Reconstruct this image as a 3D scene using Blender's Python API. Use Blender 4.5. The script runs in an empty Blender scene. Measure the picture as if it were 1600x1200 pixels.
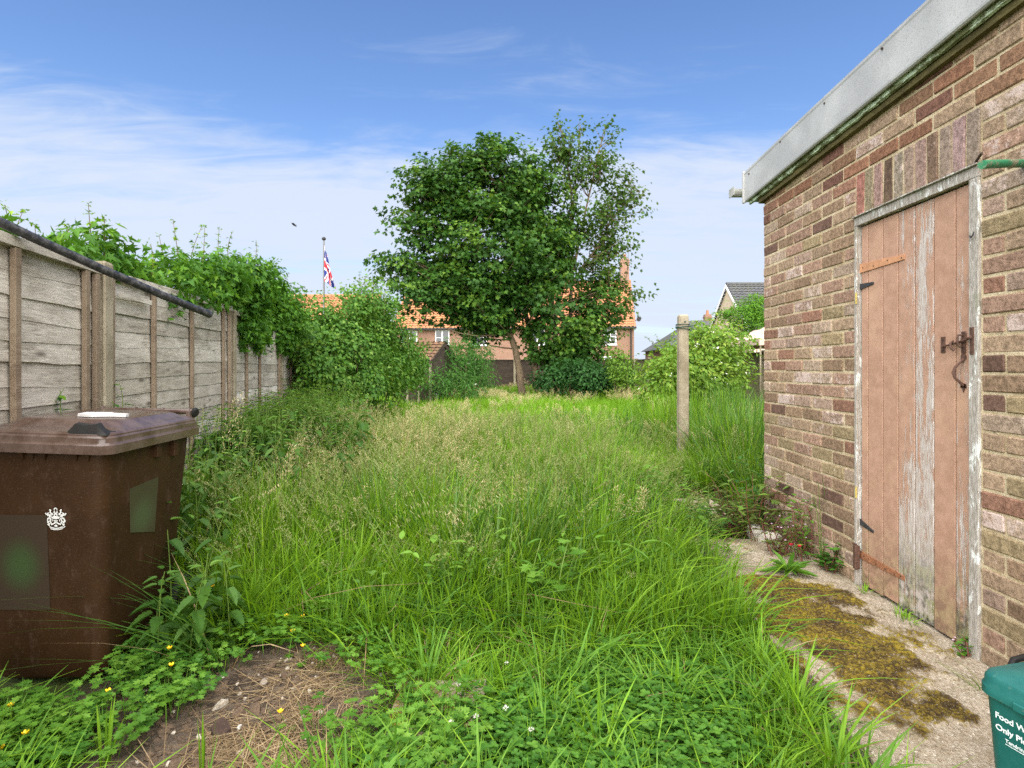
import bpy, bmesh, math, random
import numpy as np
from mathutils import Vector, Matrix

random.seed(7)
RNG = np.random.default_rng(11)
S = bpy.context.scene
COL = S.collection
R = math.radians

# ------------------------------------------------------------------ camera
CAM_Z = 1.17
cam_data = bpy.data.cameras.new('camera')
cam_data.sensor_width = 36.0
cam_data.lens = 19.8
cam_data.shift_y = -25.0 / 1600.0
cam_data.clip_start = 0.05
cam_data.clip_end = 2000.0
cam = bpy.data.objects.new('camera', cam_data)
COL.objects.link(cam)
cam.location = (0, 0, CAM_Z)
cam.rotation_euler = (R(90), 0, 0)
S.camera = cam

# ------------------------------------------------------------------ sun, sky
SUN_EL, SUN_AZ = 46.0, 180.0          # degrees; azimuth clockwise from +Y (behind the camera, to the left)
sun_data = bpy.data.lights.new('sun', 'SUN')
sun_data.energy = 4.8
sun_data.angle = R(125)
sun_data.color = (1.0, 0.955, 0.88)
sun = bpy.data.objects.new('sun', sun_data)
COL.objects.link(sun)
_sd = Vector((math.sin(R(SUN_AZ)) * math.cos(R(SUN_EL)), math.cos(R(SUN_AZ)) * math.cos(R(SUN_EL)), math.sin(R(SUN_EL))))
sun.rotation_euler = _sd.to_track_quat('Z', 'Y').to_euler()
sun.location = (-6, -6, 12)

world = bpy.data.worlds.new('World')
S.world = world
world.use_nodes = True
wn = world.node_tree
wn.nodes.clear()


def N(nt, t, ins=None, **props):
    n = nt.nodes.new(t)
    for k, v in props.items():
        setattr(n, k, v)
    for k, v in (ins or {}).items():
        if isinstance(v, bpy.types.NodeSocket):
            nt.links.new(v, n.inputs[k])
        else:
            n.inputs[k].default_value = v
    return n


def math_(nt, op, a, b=0.0, clamp=False):
    n = N(nt, 'ShaderNodeMath', {0: a, 1: b}, operation=op)
    n.use_clamp = clamp
    return n.outputs[0]


def mixc(nt, fac, a, b, blend='MIX'):
    n = N(nt, 'ShaderNodeMix', None, data_type='RGBA', blend_type=blend)
    for i, v in ((0, fac), (6, a), (7, b)):
        if isinstance(v, bpy.types.NodeSocket):
            nt.links.new(v, n.inputs[i])
        elif i == 0:
            n.inputs[0].default_value = v
        else:
            n.inputs[i].default_value = (*v[:3], 1.0)
    return n.outputs[2]


def smooth(nt, v, lo, hi, a=0.0, b=1.0):
    n = N(nt, 'ShaderNodeMapRange', {0: v, 1: lo, 2: hi, 3: a, 4: b}, interpolation_type='SMOOTHSTEP')
    return n.outputs[0]


def noise(nt, vec, scale=5.0, detail=4.0, rough=0.55, dist=0.0):
    n = N(nt, 'ShaderNodeTexNoise', {'Scale': scale, 'Detail': detail, 'Roughness': rough, 'Distortion': dist})
    if vec is not None:
        nt.links.new(vec, n.inputs['Vector'])
    return n.outputs['Fac']


def scaled(nt, vec, sx, sy, sz, off=None):
    n = N(nt, 'ShaderNodeMapping', {'Vector': vec, 'Scale': (sx, sy, sz)})
    if off is not None:
        n.inputs['Location'].default_value = off
    return n.outputs[0]


tc = N(wn, 'ShaderNodeTexCoord')
sky = N(wn, 'ShaderNodeTexSky', None, sky_type='NISHITA', sun_disc=False)
sky.sun_elevation = R(SUN_EL)
sky.sun_rotation = R(SUN_AZ)
sky.air_density = 1.0
sky.dust_density = 0.6
sky.ozone_density = 2.0
sep = N(wn, 'ShaderNodeSeparateXYZ', {0: tc.outputs['Generated']})
el = math_(wn, 'MAXIMUM', sep.outputs[2], 0.0)
den = math_(wn, 'ADD', el, 0.10)
px = math_(wn, 'DIVIDE', sep.outputs[0], den)
py = math_(wn, 'DIVIDE', sep.outputs[1], den)
cv = N(wn, 'ShaderNodeCombineXYZ', {0: px, 1: py, 2: 0.0}).outputs[0]
cv1 = scaled(wn, cv, 0.30, 1.0, 1.0, (3.1, 1.3, 0.0))
c1 = noise(wn, cv1, 1.15, 7.0, 0.60, 0.5)
c2 = noise(wn, scaled(wn, cv, 0.9, 2.6, 1.0, (0.4, 0.0, 0.0)), 2.2, 6.0, 0.62, 1.0)
cn = math_(wn, 'ADD', math_(wn, 'MULTIPLY', c1, 0.62), math_(wn, 'MULTIPLY', c2, 0.38))
lift = smooth(wn, el, 0.27, 0.43, 0.215, -0.07)        # thin cirrus thickens towards the horizon
cl = smooth(wn, math_(wn, 'ADD', cn, lift), 0.45, 0.76)
haze_f = smooth(wn, el, 0.0, 0.42, 0.62, 0.0)
hs = N(wn, 'ShaderNodeHueSaturation', {'Hue': 0.507, 'Saturation': 1.15, 'Value': 1.0, 'Color': sky.outputs[0]})
skyc = mixc(wn, haze_f, hs.outputs[0], (2.5, 3.15, 4.4))
skyc = mixc(wn, math_(wn, 'MULTIPLY', cl, 0.92), skyc, (3.35, 3.7, 4.35))
bg = N(wn, 'ShaderNodeBackground', {'Color': skyc, 'Strength': 0.074})
wo = N(wn, 'ShaderNodeOutputWorld', {'Surface': bg.outputs[0]})

S.view_settings.view_transform = 'Standard'
S.view_settings.look = 'None'
S.view_settings.gamma = 1.0
S.view_settings.use_curve_mapping = False
S.view_settings.exposure = 1.6
S.render.engine = 'CYCLES'
S.cycles.max_bounces = 6
S.cycles.diffuse_bounces = 3
S.cycles.transparent_max_bounces = 4
S.cycles.use_denoising = False
S.cycles.use_adaptive_sampling = False
try:
    S.cycles.sampling_pattern = 'BLUE_NOISE'
except Exception:
    pass

# ------------------------------------------------------------------ mesh helpers


def fast_mesh(name, verts, loops, totals, attrs=None, smooth_=False, mat_idx=None):
    me = bpy.data.meshes.new(name)
    verts = np.asarray(verts, dtype=np.float32).reshape(-1, 3)
    loops = np.asarray(loops, dtype=np.int32).ravel()
    totals = np.asarray(totals, dtype=np.int32).ravel()
    me.vertices.add(len(verts))
    me.vertices.foreach_set('co', verts.ravel())
    me.loops.add(len(loops))
    me.loops.foreach_set('vertex_index', loops)
    me.polygons.add(len(totals))
    starts = np.concatenate(([0], np.cumsum(totals)[:-1])).astype(np.int32)
    me.polygons.foreach_set('loop_start', starts)
    me.polygons.foreach_set('loop_total', totals)
    if mat_idx is not None:
        me.polygons.foreach_set('material_index', np.asarray(mat_idx, dtype=np.int32))
    me.polygons.foreach_set('use_smooth', np.full(len(totals), bool(smooth_)))
    me.update(calc_edges=True)
    for k, v in (attrs or {}).items():
        a = me.attributes.new(k, 'FLOAT', 'POINT')
        a.data.foreach_set('value', np.asarray(v, dtype=np.float32))
    me.validate()
    return me


class MB:
    """collects shapes and links them as one mesh object"""

    def __init__(self):
        self.v, self.f, self.m, self.a, self.cur, self.ca = [], [], [], [], 0, 0.5

    def add(self, verts, faces):
        o = len(self.v)
        self.v.extend([tuple(p) for p in verts])
        self.a.extend([self.ca] * len(verts))
        for f in faces:
            self.f.append(tuple(i + o for i in f))
            self.m.append(self.cur)

    def box(self, lo, hi, M=None):
        x0, y0, z0 = lo
        x1, y1, z1 = hi
        vs = [(x0, y0, z0), (x1, y0, z0), (x1, y1, z0), (x0, y1, z0), (x0, y0, z1), (x1, y0, z1), (x1, y1, z1), (x0, y1, z1)]
        if M is not None:
            vs = [M @ Vector(p) for p in vs]
        self.add(vs, [(0, 3, 2, 1), (4, 5, 6, 7), (0, 1, 5, 4), (1, 2, 6, 5), (2, 3, 7, 6), (3, 0, 4, 7)])

    def rings(self, rings, cap0=True, cap1=True):
        n = len(rings[0])
        vs = [p for r in rings for p in r]
        fs = []
        for k in range(len(rings) - 1):
            for i in range(n):
                j = (i + 1) % n
                fs.append((k * n + i, k * n + j, (k + 1) * n + j, (k + 1) * n + i))
        if cap0:
            fs.append(tuple(range(n - 1, -1, -1)))
        if cap1:
            fs.append(tuple((len(rings) - 1) * n + i for i in range(n)))
        self.add(vs, fs)

    def tube(self, pts, rad, n=8, cap=True):
        pts = [Vector(p) for p in pts]
        rads = rad if isinstance(rad, (list, tuple)) else [rad] * len(pts)
        rings = []
        up = None
        for i, p in enumerate(pts):
            t = (pts[min(i + 1, len(pts) - 1)] - pts[max(i - 1, 0)])
            if t.length < 1e-9:
                t = Vector((0, 0, 1))
            t.normalize()
            if up is None:
                up = Vector((0, 0, 1)) if abs(t.z) < 0.9 else Vector((1, 0, 0))
            a = t.cross(up)
            if a.length < 1e-6:
                a = t.orthogonal()
            a.normalize()
            up = a.cross(t).normalized()
            rings.append([p + (a * math.cos(2 * math.pi * k / n) + up * math.sin(2 * math.pi * k / n)) * rads[i] for k in range(n)])
        self.rings([list(reversed(r)) for r in rings], cap, cap)

    def mesh(self, name, smooth_=False):
        loops = [i for f in self.f for i in f]
        me = fast_mesh(name, self.v, loops, [len(f) for f in self.f], {'rnd': self.a}, smooth_, self.m)
        if smooth_:
            me.set_sharp_from_angle(angle=R(36))
        return me

    def build(self, name, mats, parent=None, smooth_=False, bevel=0.0, local=False):
        return link(name, self.mesh(name, smooth_), mats, parent, bevel, local)


def link(name, me, mats, parent=None, bevel=0.0, local=False):
    o = bpy.data.objects.new(name, me)
    COL.objects.link(o)
    if mats is not None:
        for m in (mats if isinstance(mats, (list, tuple)) else [mats]):
            if m.name not in [x.name for x in me.materials if x]:
                me.materials.append(m)
    if parent is not None:
        o.parent = parent
        if not local:
            p, off = parent, Vector((0, 0, 0))
            while p is not None:
                off += p.location
                p = p.parent
            o.location = -off
    if bevel > 0:
        b = o.modifiers.new('bevel', 'BEVEL')
        b.width = bevel
        b.segments = 2
        b.limit_method = 'ANGLE'
        b.angle_limit = R(40)
    return o


def thing(name, label, cat, loc=(0, 0, 0), rotz=0.0, group=None):
    o = bpy.data.objects.new(name, None)
    o.empty_display_size = 0.1
    COL.objects.link(o)
    o.location = loc
    o.rotation_euler = (0, 0, rotz)
    return tag(o, label, cat, group)


def tag(o, label=None, cat=None, group=None, kind=None):
    if label:
        o['label'] = label
    if cat:
        o['category'] = cat
    if group:
        o['group'] = group
    if kind:
        o['kind'] = kind
    return o


def P(u, v, Y):
    """a place in the garden at depth Y, measured off the photograph"""
    return Vector(((u - 800) / 880 * Y, Y, CAM_Z + (575 - v) / 880 * Y))


def ground_at(u, v, z=-0.07):
    Y = (CAM_Z - z) * 880 / (v - 575)
    return Vector(((u - 800) / 880 * Y, Y, z))


# ------------------------------------------------------------------ materials


def new_mat(name, base=(0.5, 0.5, 0.5), rough=0.8, spec=0.3, metal=0.0):
    m = bpy.data.materials.new(name)
    m.use_nodes = True
    nt = m.node_tree
    b = nt.nodes['Principled BSDF']
    b.inputs['Base Color'].default_value = (*base, 1)
    b.inputs['Roughness'].default_value = rough
    b.inputs['Specular IOR Level'].default_value = spec
    b.inputs['Metallic'].default_value = metal
    return m, nt, b


def objco(nt):
    return N(nt, 'ShaderNodeTexCoord').outputs['Object']


def rnd_co(nt):
    """object coordinates shifted by a random amount for each object"""
    oi = N(nt, 'ShaderNodeObjectInfo')
    off = N(nt, 'ShaderNodeVectorMath', {0: (37.0, 61.0, 23.0), 'Scale': oi.outputs['Random']}, operation='SCALE')
    ad = N(nt, 'ShaderNodeVectorMath', {0: objco(nt), 1: off.outputs[0]}, operation='ADD')
    return ad.outputs[0], oi


def set_bump(nt, b, h, strength=0.4, dist=0.01):
    n = N(nt, 'ShaderNodeBump', {'Strength': strength, 'Distance': dist, 'Height': h})
    nt.links.new(n.outputs[0], b.inputs['Normal'])


def simple(name, base, rough=0.7, var=0.25, scale=8.0, bump=0.2, spec=0.3, metal=0.0, dist=0.004, stretch=None):
    m, nt, b = new_mat(name, base, rough, spec, metal)
    co, oi = rnd_co(nt)
    if stretch:
        co = scaled(nt, co, *stretch)
    n1 = noise(nt, co, scale, 6, 0.65)
    n2 = noise(nt, co, scale * 7, 3, 0.6)
    f = math_(nt, 'ADD', math_(nt, 'MULTIPLY', n1, 0.65), math_(nt, 'MULTIPLY', n2, 0.35))
    f = smooth(nt, f, 0.3, 0.7)
    dark = tuple(c * (1 - var) for c in base)
    lite = tuple(min(1, c * (1 + var)) for c in base)
    nt.links.new(mixc(nt, f, dark, lite), b.inputs['Base Color'])
    if bump:
        set_bump(nt, b, n2, bump, dist)
    return m


def leaf_mat(name, ca, cb, cc=None, trans=0.35, rough=0.5, spec=0.2):
    m = bpy.data.materials.new(name)
    m.use_nodes = True
    nt = m.node_tree
    b = nt.nodes['Principled BSDF']
    out = nt.nodes['Material Output']
    at = N(nt, 'ShaderNodeAttribute', None, attribute_name='rnd', attribute_type='GEOMETRY')
    oi = N(nt, 'ShaderNodeObjectInfo')
    f = math_(nt, 'FRACT', math_(nt, 'ADD', at.outputs['Fac'], math_(nt, 'MULTIPLY', oi.outputs['Random'], 0.35)))
    f = at.outputs['Fac'] if name.startswith('crown') else math_(nt, 'MINIMUM', math_(nt, 'ADD', math_(nt, 'MULTIPLY', at.outputs['Fac'], 0.72), math_(nt, 'MULTIPLY', oi.outputs['Random'], 0.28)), 1.0)
    if cc is None:
        c = mixc(nt, f, ca, cb)
    else:
        r = N(nt, 'ShaderNodeValToRGB', {0: f})
        r.color_ramp.elements[0].color = (*ca, 1)
        r.color_ramp.elements[1].color = (*cc, 1)
        e = r.color_ramp.elements.new(0.6)
        e.color = (*cb, 1)
        c = r.outputs[0]
    n = noise(nt, objco(nt), 40.0, 2, 0.5)
    c = mixc(nt, 1.0, c, mixc(nt, n, (0.72, 0.72, 0.72), (1.28, 1.28, 1.28)), 'MULTIPLY')
    nt.links.new(c, b.inputs['Base Color'])
    b.inputs['Roughness'].default_value = rough
    b.inputs['Specular IOR Level'].default_value = spec
    tr = N(nt, 'ShaderNodeBsdfTranslucent', {'Color': mixc(nt, 1.0, c, (1.25, 1.15, 0.55), 'MULTIPLY')})
    mx = N(nt, 'ShaderNodeMixShader', {0: trans, 1: b.outputs[0], 2: tr.outputs[0]})
    nt.links.new(mx.outputs[0], out.inputs['Surface'])
    return m


M = {}
# greens
M['grass'] = leaf_mat('grass_blade', (0.062, 0.145, 0.009), (0.145, 0.285, 0.013), (0.250, 0.400, 0.028), 0.38)
M['grass_dark'] = leaf_mat('grass_blade_blue', (0.035, 0.100, 0.016), (0.080, 0.180, 0.028), (0.17, 0.28, 0.07), 0.35)
M['grass_light'] = leaf_mat('grass_blade_light', (0.105, 0.235, 0.014), (0.185, 0.365, 0.020), (0.27, 0.44, 0.045), 0.40)
M['straw'] = leaf_mat('dry_straw', (0.15, 0.10, 0.05), (0.32, 0.225, 0.12), (0.52, 0.41, 0.25), 0.15)
M['seed'] = leaf_mat('seed_head', (0.36, 0.29, 0.14), (0.58, 0.48, 0.27), (0.70, 0.63, 0.42), 0.30)
M['seed_green'] = leaf_mat('seed_head_green', (0.16, 0.19, 0.06), (0.28, 0.30, 0.11), (0.40, 0.38, 0.2), 0.30)
M['stem'] = leaf_mat('grass_stem', (0.10, 0.17, 0.03), (0.17, 0.25, 0.05), None, 0.2)
M['clover'] = leaf_mat('clover_leaf', (0.035, 0.115, 0.012), (0.080, 0.205, 0.024), (0.145, 0.30, 0.040), 0.35)
M['nettle'] = leaf_mat('nettle_leaf', (0.035, 0.095, 0.016), (0.080, 0.175, 0.025), (0.17, 0.30, 0.045), 0.35)
M['weed'] = leaf_mat('weed_leaf', (0.060, 0.160, 0.018), (0.115, 0.255, 0.025), (0.19, 0.35, 0.05), 0.38)
M['weed_red'] = leaf_mat('reddish_leaf', (0.085, 0.05, 0.02), (0.10, 0.17, 0.028), (0.19, 0.31, 0.05), 0.3)
M['vine'] = leaf_mat('vine_leaf', (0.020, 0.080, 0.010), (0.080, 0.200, 0.014), (0.26, 0.400, 0.020), 0.35)
M['ivy'] = leaf_mat('ivy_leaf', (0.022, 0.080, 0.010), (0.075, 0.180, 0.018), (0.25, 0.34, 0.07), 0.28)
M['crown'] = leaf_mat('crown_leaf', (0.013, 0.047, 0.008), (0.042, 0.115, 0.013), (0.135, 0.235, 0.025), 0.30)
M['crown_light'] = leaf_mat('crown_leaf_light', (0.026, 0.068, 0.010), (0.060, 0.125, 0.016), (0.125, 0.190, 0.030), 0.38)
M['shrub'] = leaf_mat('shrub_leaf', (0.030, 0.095, 0.016), (0.070, 0.180, 0.032), (0.15, 0.28, 0.06), 0.33)
M['shrub_yellow'] = leaf_mat('shrub_leaf_yellow', (0.055, 0.130, 0.014), (0.125, 0.235, 0.024), (0.28, 0.36, 0.06), 0.36)
M['shrub_dark'] = leaf_mat('shrub_leaf_dark', (0.016, 0.060, 0.012), (0.034, 0.105, 0.020), (0.065, 0.155, 0.03), 0.28)
M['conifer'] = leaf_mat('conifer_spray', (0.055, 0.150, 0.012), (0.105, 0.250, 0.020), (0.16, 0.32, 0.03), 0.3)
M['flower_y'] = simple('yellow_petal', (0.85, 0.55, 0.01), 0.35, 0.1, 60, 0)
M['flower_w'] = simple('white_petal', (0.72, 0.70, 0.62), 0.6, 0.15, 60, 0)
M['flower_r'] = simple('crimson_petal', (0.55, 0.015, 0.05), 0.5, 0.2, 60, 0)
M['flower_p'] = simple('pale_pink_petal', (0.62, 0.45, 0.55), 0.5, 0.2, 60, 0)
M['bark'] = simple('bark', (0.16, 0.115, 0.07), 0.9, 0.45, 5, 0.7, dist=0.03, stretch=(3, 3, 0.7))
M['twig'] = simple('twig', (0.13, 0.09, 0.05), 0.9, 0.35, 12, 0.3)
M['redstem'] = simple('red_brown_stem', (0.16, 0.06, 0.04), 0.7, 0.3, 20, 0.1)

# ================================================================== ground


def vnoise(x, y, seed=0):
    """smooth value noise, numpy"""
    x = np.asarray(x, dtype=np.float64)
    y = np.asarray(y, dtype=np.float64)
    xi, yi = np.floor(x).astype(np.int64), np.floor(y).astype(np.int64)
    fx, fy = x - xi, y - yi
    fx, fy = fx * fx * (3 - 2 * fx), fy * fy * (3 - 2 * fy)

    def h(a, b):
        n = (a * 374761393 + b * 668265263 + seed * 144269) & 0x7fffffff
        n = ((n ^ (n >> 13)) * 1274126177) & 0x7fffffff
        return ((n ^ (n >> 16)) & 0xffff) / 65535.0
    return (h(xi, yi) * (1 - fx) + h(xi + 1, yi) * fx) * (1 - fy) + (h(xi, yi + 1) * (1 - fx) + h(xi + 1, yi + 1) * fx) * fy


def fbm(x, y, seed=0, oct_=4):
    s, a, t = 0.0, 1.0, 0.0
    for k in range(oct_):
        s = s + a * vnoise(np.asarray(x) * 2 ** k, np.asarray(y) * 2 ** k, seed + k)
        t += a
        a *= 0.5
    return s / t


def gz(x, y):
    x = np.asarray(x, dtype=np.float64)
    y = np.asarray(y, dtype=np.float64)
    near = np.clip((24 - y) / 4, 0, 1)
    return -0.085 + near * (0.05 * (fbm(x * 1.1, y * 1.1, 3) - 0.5) + 0.035 * (fbm(x * 9, y * 9, 9) - 0.5) * (y < 5))


def axis(fine_lo, fine_hi, step, far_lo, far_hi):
    a = list(np.arange(fine_lo, fine_hi + 1e-6, step))
    s, p = step, fine_hi
    while p < far_hi:
        s *= 1.35
        p += s
        a.append(p)
    s, p = step, fine_lo
    b = []
    while p > far_lo:
        s *= 1.35
        p -= s
        b.append(p)
    return np.array(b[::-1] + a)


gx, gy = axis(-3.0, 2.4, 0.045, -500, 500), axis(0.4, 5.0, 0.045, -60, 900)
GX, GY = np.meshgrid(gx, gy)
GZ = gz(GX, GY)
nx, ny = len(gx), len(gy)
ii = np.arange(nx * ny).reshape(ny, nx)
q = np.stack([ii[:-1, :-1], ii[:-1, 1:], ii[1:, 1:], ii[1:, :-1]], -1).reshape(-1, 4)


def soil_mask(x, y):
    """bare soil in front of the bin"""
    d = ((x + 1.02) / 0.62) ** 2 + ((y - 2.02) / 0.52) ** 2
    return np.clip(1.35 - d + 0.9 * (fbm(x * 4, y * 4, 21) - 0.5), 0, 1)


me = fast_mesh('ground', np.stack([GX, GY, GZ], -1), q, np.full(len(q), 4), {'soil': soil_mask(GX, GY).ravel()}, True)
m, nt, b = new_mat('soil_and_turf', (0.1, 0.08, 0.05), 0.95, 0.15)
co = objco(nt)
n1, n2 = noise(nt, co, 6, 8, 0.7), noise(nt, co, 55, 6, 0.7)
dirt = mixc(nt, smooth(nt, n1, 0.35, 0.68), (0.055, 0.040, 0.028), (0.19, 0.145, 0.105))
dirt = mixc(nt, smooth(nt, n2, 0.58, 0.72), dirt, (0.36, 0.29, 0.21))
turf = mixc(nt, smooth(nt, n1, 0.35, 0.65), (0.035, 0.05, 0.012), (0.07, 0.095, 0.02))
at = N(nt, 'ShaderNodeAttribute', None, attribute_name='soil', attribute_type='GEOMETRY')
nt.links.new(mixc(nt, smooth(nt, at.outputs['Fac'], 0.05, 0.5), turf, dirt), b.inputs['Base Color'])
set_bump(nt, b, math_(nt, 'ADD', n2, n1), 0.9, 0.03)
tag(link('ground', me, m), kind='structure')

# ------------------------------------------------------------------ concrete path beside the shed


def slab_left(y):
    return 1.10 + 0.10 * np.clip((y - 2.3) / 1.2, 0, 1.6) + 0.10 * (fbm(y * 2.3, y * 0 + 5, 31) - 0.5)


def moss_mask(x, y):
    cx = np.interp(y, [1.4, 1.85, 2.3, 2.6, 3.0, 3.3], [1.26, 1.31, 1.36, 1.38, 1.42, 1.4])
    hw = np.interp(y, [1.3, 1.70, 1.88, 2.3, 2.6, 3.0, 3.12, 3.2], [-0.2, -0.12, 0.12, 0.235, 0.26, 0.25, 0.16, -0.10])
    d = (hw - np.abs(x - cx)) / 0.09
    return np.clip(0.72 + d * 0.55 + 3.4 * (fbm(x * 10, y * 10, 41, 5) - 0.5), 0, 1)


def slab(name, x0, x1, y0, y1, step, top, left=None, moss=True):
    xs, ys = np.arange(x0, x1 + 1e-6, step), np.arange(y0, y1 + 1e-6, step)
    X, Y = np.meshgrid(xs, ys)
    if left is not None:
        l = left(ys)[:, None]
        X = l + (X - x0) / (x1 - x0) * (x1 - l)
    Z = top + 0.016 * (fbm(X * 3, Y * 3, 51) - 0.5) + 0.008 * (fbm(X * 22, Y * 22, 52, 3) - 0.5)
    mk = moss_mask(X, Y) if moss else np.clip(2.2 * (fbm(X * 5, Y * 5, 61) - 0.42), 0, 1)
    Z = Z + np.clip(mk, 0, 0.6) * (0.006 + 0.034 * fbm(X * 55, Y * 55, 53, 2) ** 1.5)
    ny_, nx_ = X.shape
    ii = np.arange(nx_ * ny_).reshape(ny_, nx_)
    q = np.stack([ii[:-1, :-1], ii[:-1, 1:], ii[1:, 1:], ii[1:, :-1]], -1).reshape(-1, 4)
    V = np.stack([X, Y, Z], -1).reshape(-1, 3)
    edge = np.concatenate([ii[0, :], ii[1:, -1], ii[-1, :-1][::-1], ii[1:-1, 0][::-1]])
    low = V[edge].copy()
    low[:, 2] = -0.18
    e2 = np.arange(len(edge)) + len(V)
    side = np.stack([edge, e2, np.roll(e2, -1), np.roll(edge, -1)], -1)
    V = np.concatenate([V, low])
    q = np.concatenate([q, side])
    o = link(name, fast_mesh(name, V, q, np.full(len(q), 4), {'moss': np.concatenate([mk.ravel(), np.zeros(len(low))])}, False), M['path'])
    return tag(o, kind='structure')


m, nt, b = new_mat('concrete_path', (0.4, 0.33, 0.24), 0.9, 0.25)
co = objco(nt)
vor = N(nt, 'ShaderNodeTexVoronoi', {'Vector': co, 'Scale': 120.0})
n1, n2, n3 = noise(nt, co, 3.5, 6, 0.65), noise(nt, co, 70, 5, 0.7), noise(nt, co, 160, 3, 0.6)
bw = N(nt, 'ShaderNodeRGBToBW', {0: vor.outputs['Color']}).outputs[0]
stone = N(nt, 'ShaderNodeValToRGB', {0: bw})
el_ = stone.color_ramp.elements
el_[0].color, el_[1].color = (0.13, 0.09, 0.055, 1), (0.66, 0.60, 0.50, 1)
e = el_.new(0.55)
e.color = (0.36, 0.285, 0.195, 1)
con = mixc(nt, smooth(nt, n1, 0.35, 0.7), (0.31, 0.25, 0.17), (0.44, 0.375, 0.28))
con = mixc(nt, math_(nt, 'MULTIPLY', smooth(nt, n2, 0.42, 0.56), 0.85), con, stone.outputs[0])
con = mixc(nt, math_(nt, 'MULTIPLY', smooth(nt, n1, 0.50, 0.30), 0.55), con, (0.12, 0.095, 0.05))
at = N(nt, 'ShaderNodeAttribute', None, attribute_name='moss', attribute_type='GEOMETRY')
msk = smooth(nt, math_(nt, 'ADD', at.outputs['Fac'], math_(nt, 'MULTIPLY', math_(nt, 'SUBTRACT', n2, 0.5), 2.2)), 0.18, 0.78)
gold = mixc(nt, smooth(nt, n2, 0.40, 0.60), (0.070, 0.046, 0.006), (0.26, 0.19, 0.016))
brown = mixc(nt, smooth(nt, n2, 0.42, 0.62), (0.026, 0.014, 0.005), (0.125, 0.078, 0.018))
mossc = mixc(nt, smooth(nt, noise(nt, co, 4.0, 5, 0.7), 0.40, 0.60), brown, gold)
mossc = mixc(nt, math_(nt, 'MULTIPLY', smooth(nt, n3, 0.62, 0.70), 0.7), mossc, (0.5, 0.45, 0.38))
nt.links.new(mixc(nt, msk, con, mossc), b.inputs['Base Color'])
set_bump(nt, b, math_(nt, 'ADD', math_(nt, 'ADD', n2, math_(nt, 'MULTIPLY', n3, 0.8)), math_(nt, 'MULTIPLY', vor.outputs['Distance'], 0.6)), 0.8, 0.008)
M['path'] = m
slab('path', 1.1, 1.93, -1.6, 3.85, 0.012, 0.0, slab_left)
slab('path', 1.5, 1.85, 4.7, 5.3, 0.05, -0.055, None, False)
slab('path', -0.42, -0.10, 1.70, 2.18, 0.02, -0.035, None, False)

# ================================================================== shed


def brick_material(name, from_attr):
    m, nt, b = new_mat(name, (0.3, 0.2, 0.14), 0.92, 0.2)
    co, oi = rnd_co(nt)
    if from_attr:
        a = N(nt, 'ShaderNodeAttribute', None, attribute_name='rnd', attribute_type='GEOMETRY')
        base = mixc(nt, a.outputs['Fac'], (0.15, 0.09, 0.065), (0.33, 0.24, 0.17))
        white = math_(nt, 'MULTIPLY', a.outputs['Fac'], 0.6)
    else:
        base, white = oi.outputs['Color'], oi.outputs['Alpha']
    n1 = noise(nt, co, 15, 7, 0.74)
    n2 = noise(nt, co, 48, 6, 0.78)
    n3 = noise(nt, co, 150, 3, 0.6)
    c = mixc(nt, 1.0, base, mixc(nt, smooth(nt, n2, 0.32, 0.68), (0.55, 0.53, 0.50), (1.36, 1.36, 1.36)), 'MULTIPLY')
    wn1 = math_(nt, 'ADD', math_(nt, 'MULTIPLY', n1, 0.75), math_(nt, 'MULTIPLY', n2, 0.25))
    thr = math_(nt, 'SUBTRACT', 0.78, math_(nt, 'MULTIPLY', white, 0.36))
    wm = N(nt, 'ShaderNodeMapRange', {0: wn1, 1: thr, 2: math_(nt, 'ADD', thr, 0.11), 3: 0.0, 4: 0.85}, interpolation_type='SMOOTHSTEP').outputs[0]
    c = mixc(nt, wm, c, (0.58, 0.455, 0.395))
    c = mixc(nt, math_(nt, 'MULTIPLY', smooth(nt, n3, 0.63, 0.70), 0.75), c, (0.055, 0.04, 0.03))
    gn = noise(nt, objco(nt), 5.0, 4, 0.6)
    c = mixc(nt, math_(nt, 'MULTIPLY', smooth(nt, gn, 0.58, 0.74), 0.22), c, (0.20, 0.17, 0.065))
    nt.links.new(c, b.inputs['Base Color'])
    set_bump(nt, b, math_(nt, 'ADD', n2, math_(nt, 'MULTIPLY', n3, 0.6)), 0.75, 0.006)
    return m


M['brick'] = brick_material('weathered_brick', False)
M['brick_far'] = brick_material('weathered_brick_joined', True)
m, nt, b = new_mat('sandy_mortar', (0.4, 0.31, 0.18), 0.95, 0.1)
co = objco(nt)
n1, n2 = noise(nt, co, 7, 6, 0.7), noise(nt, co, 90, 4, 0.7)
c = mixc(nt, smooth(nt, n1, 0.35, 0.65), (0.42, 0.325, 0.19), (0.60, 0.50, 0.33))
c = mixc(nt, math_(nt, 'MULTIPLY', smooth(nt, noise(nt, co, 14, 4, 0.6), 0.60, 0.72), 0.8), c, (0.10, 0.085, 0.05))
nt.links.new(c, b.inputs['Base Color'])
set_bump(nt, b, math_(nt, 'ADD', n2, n1), 0.8, 0.008)
M['mortar'] = m


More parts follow.
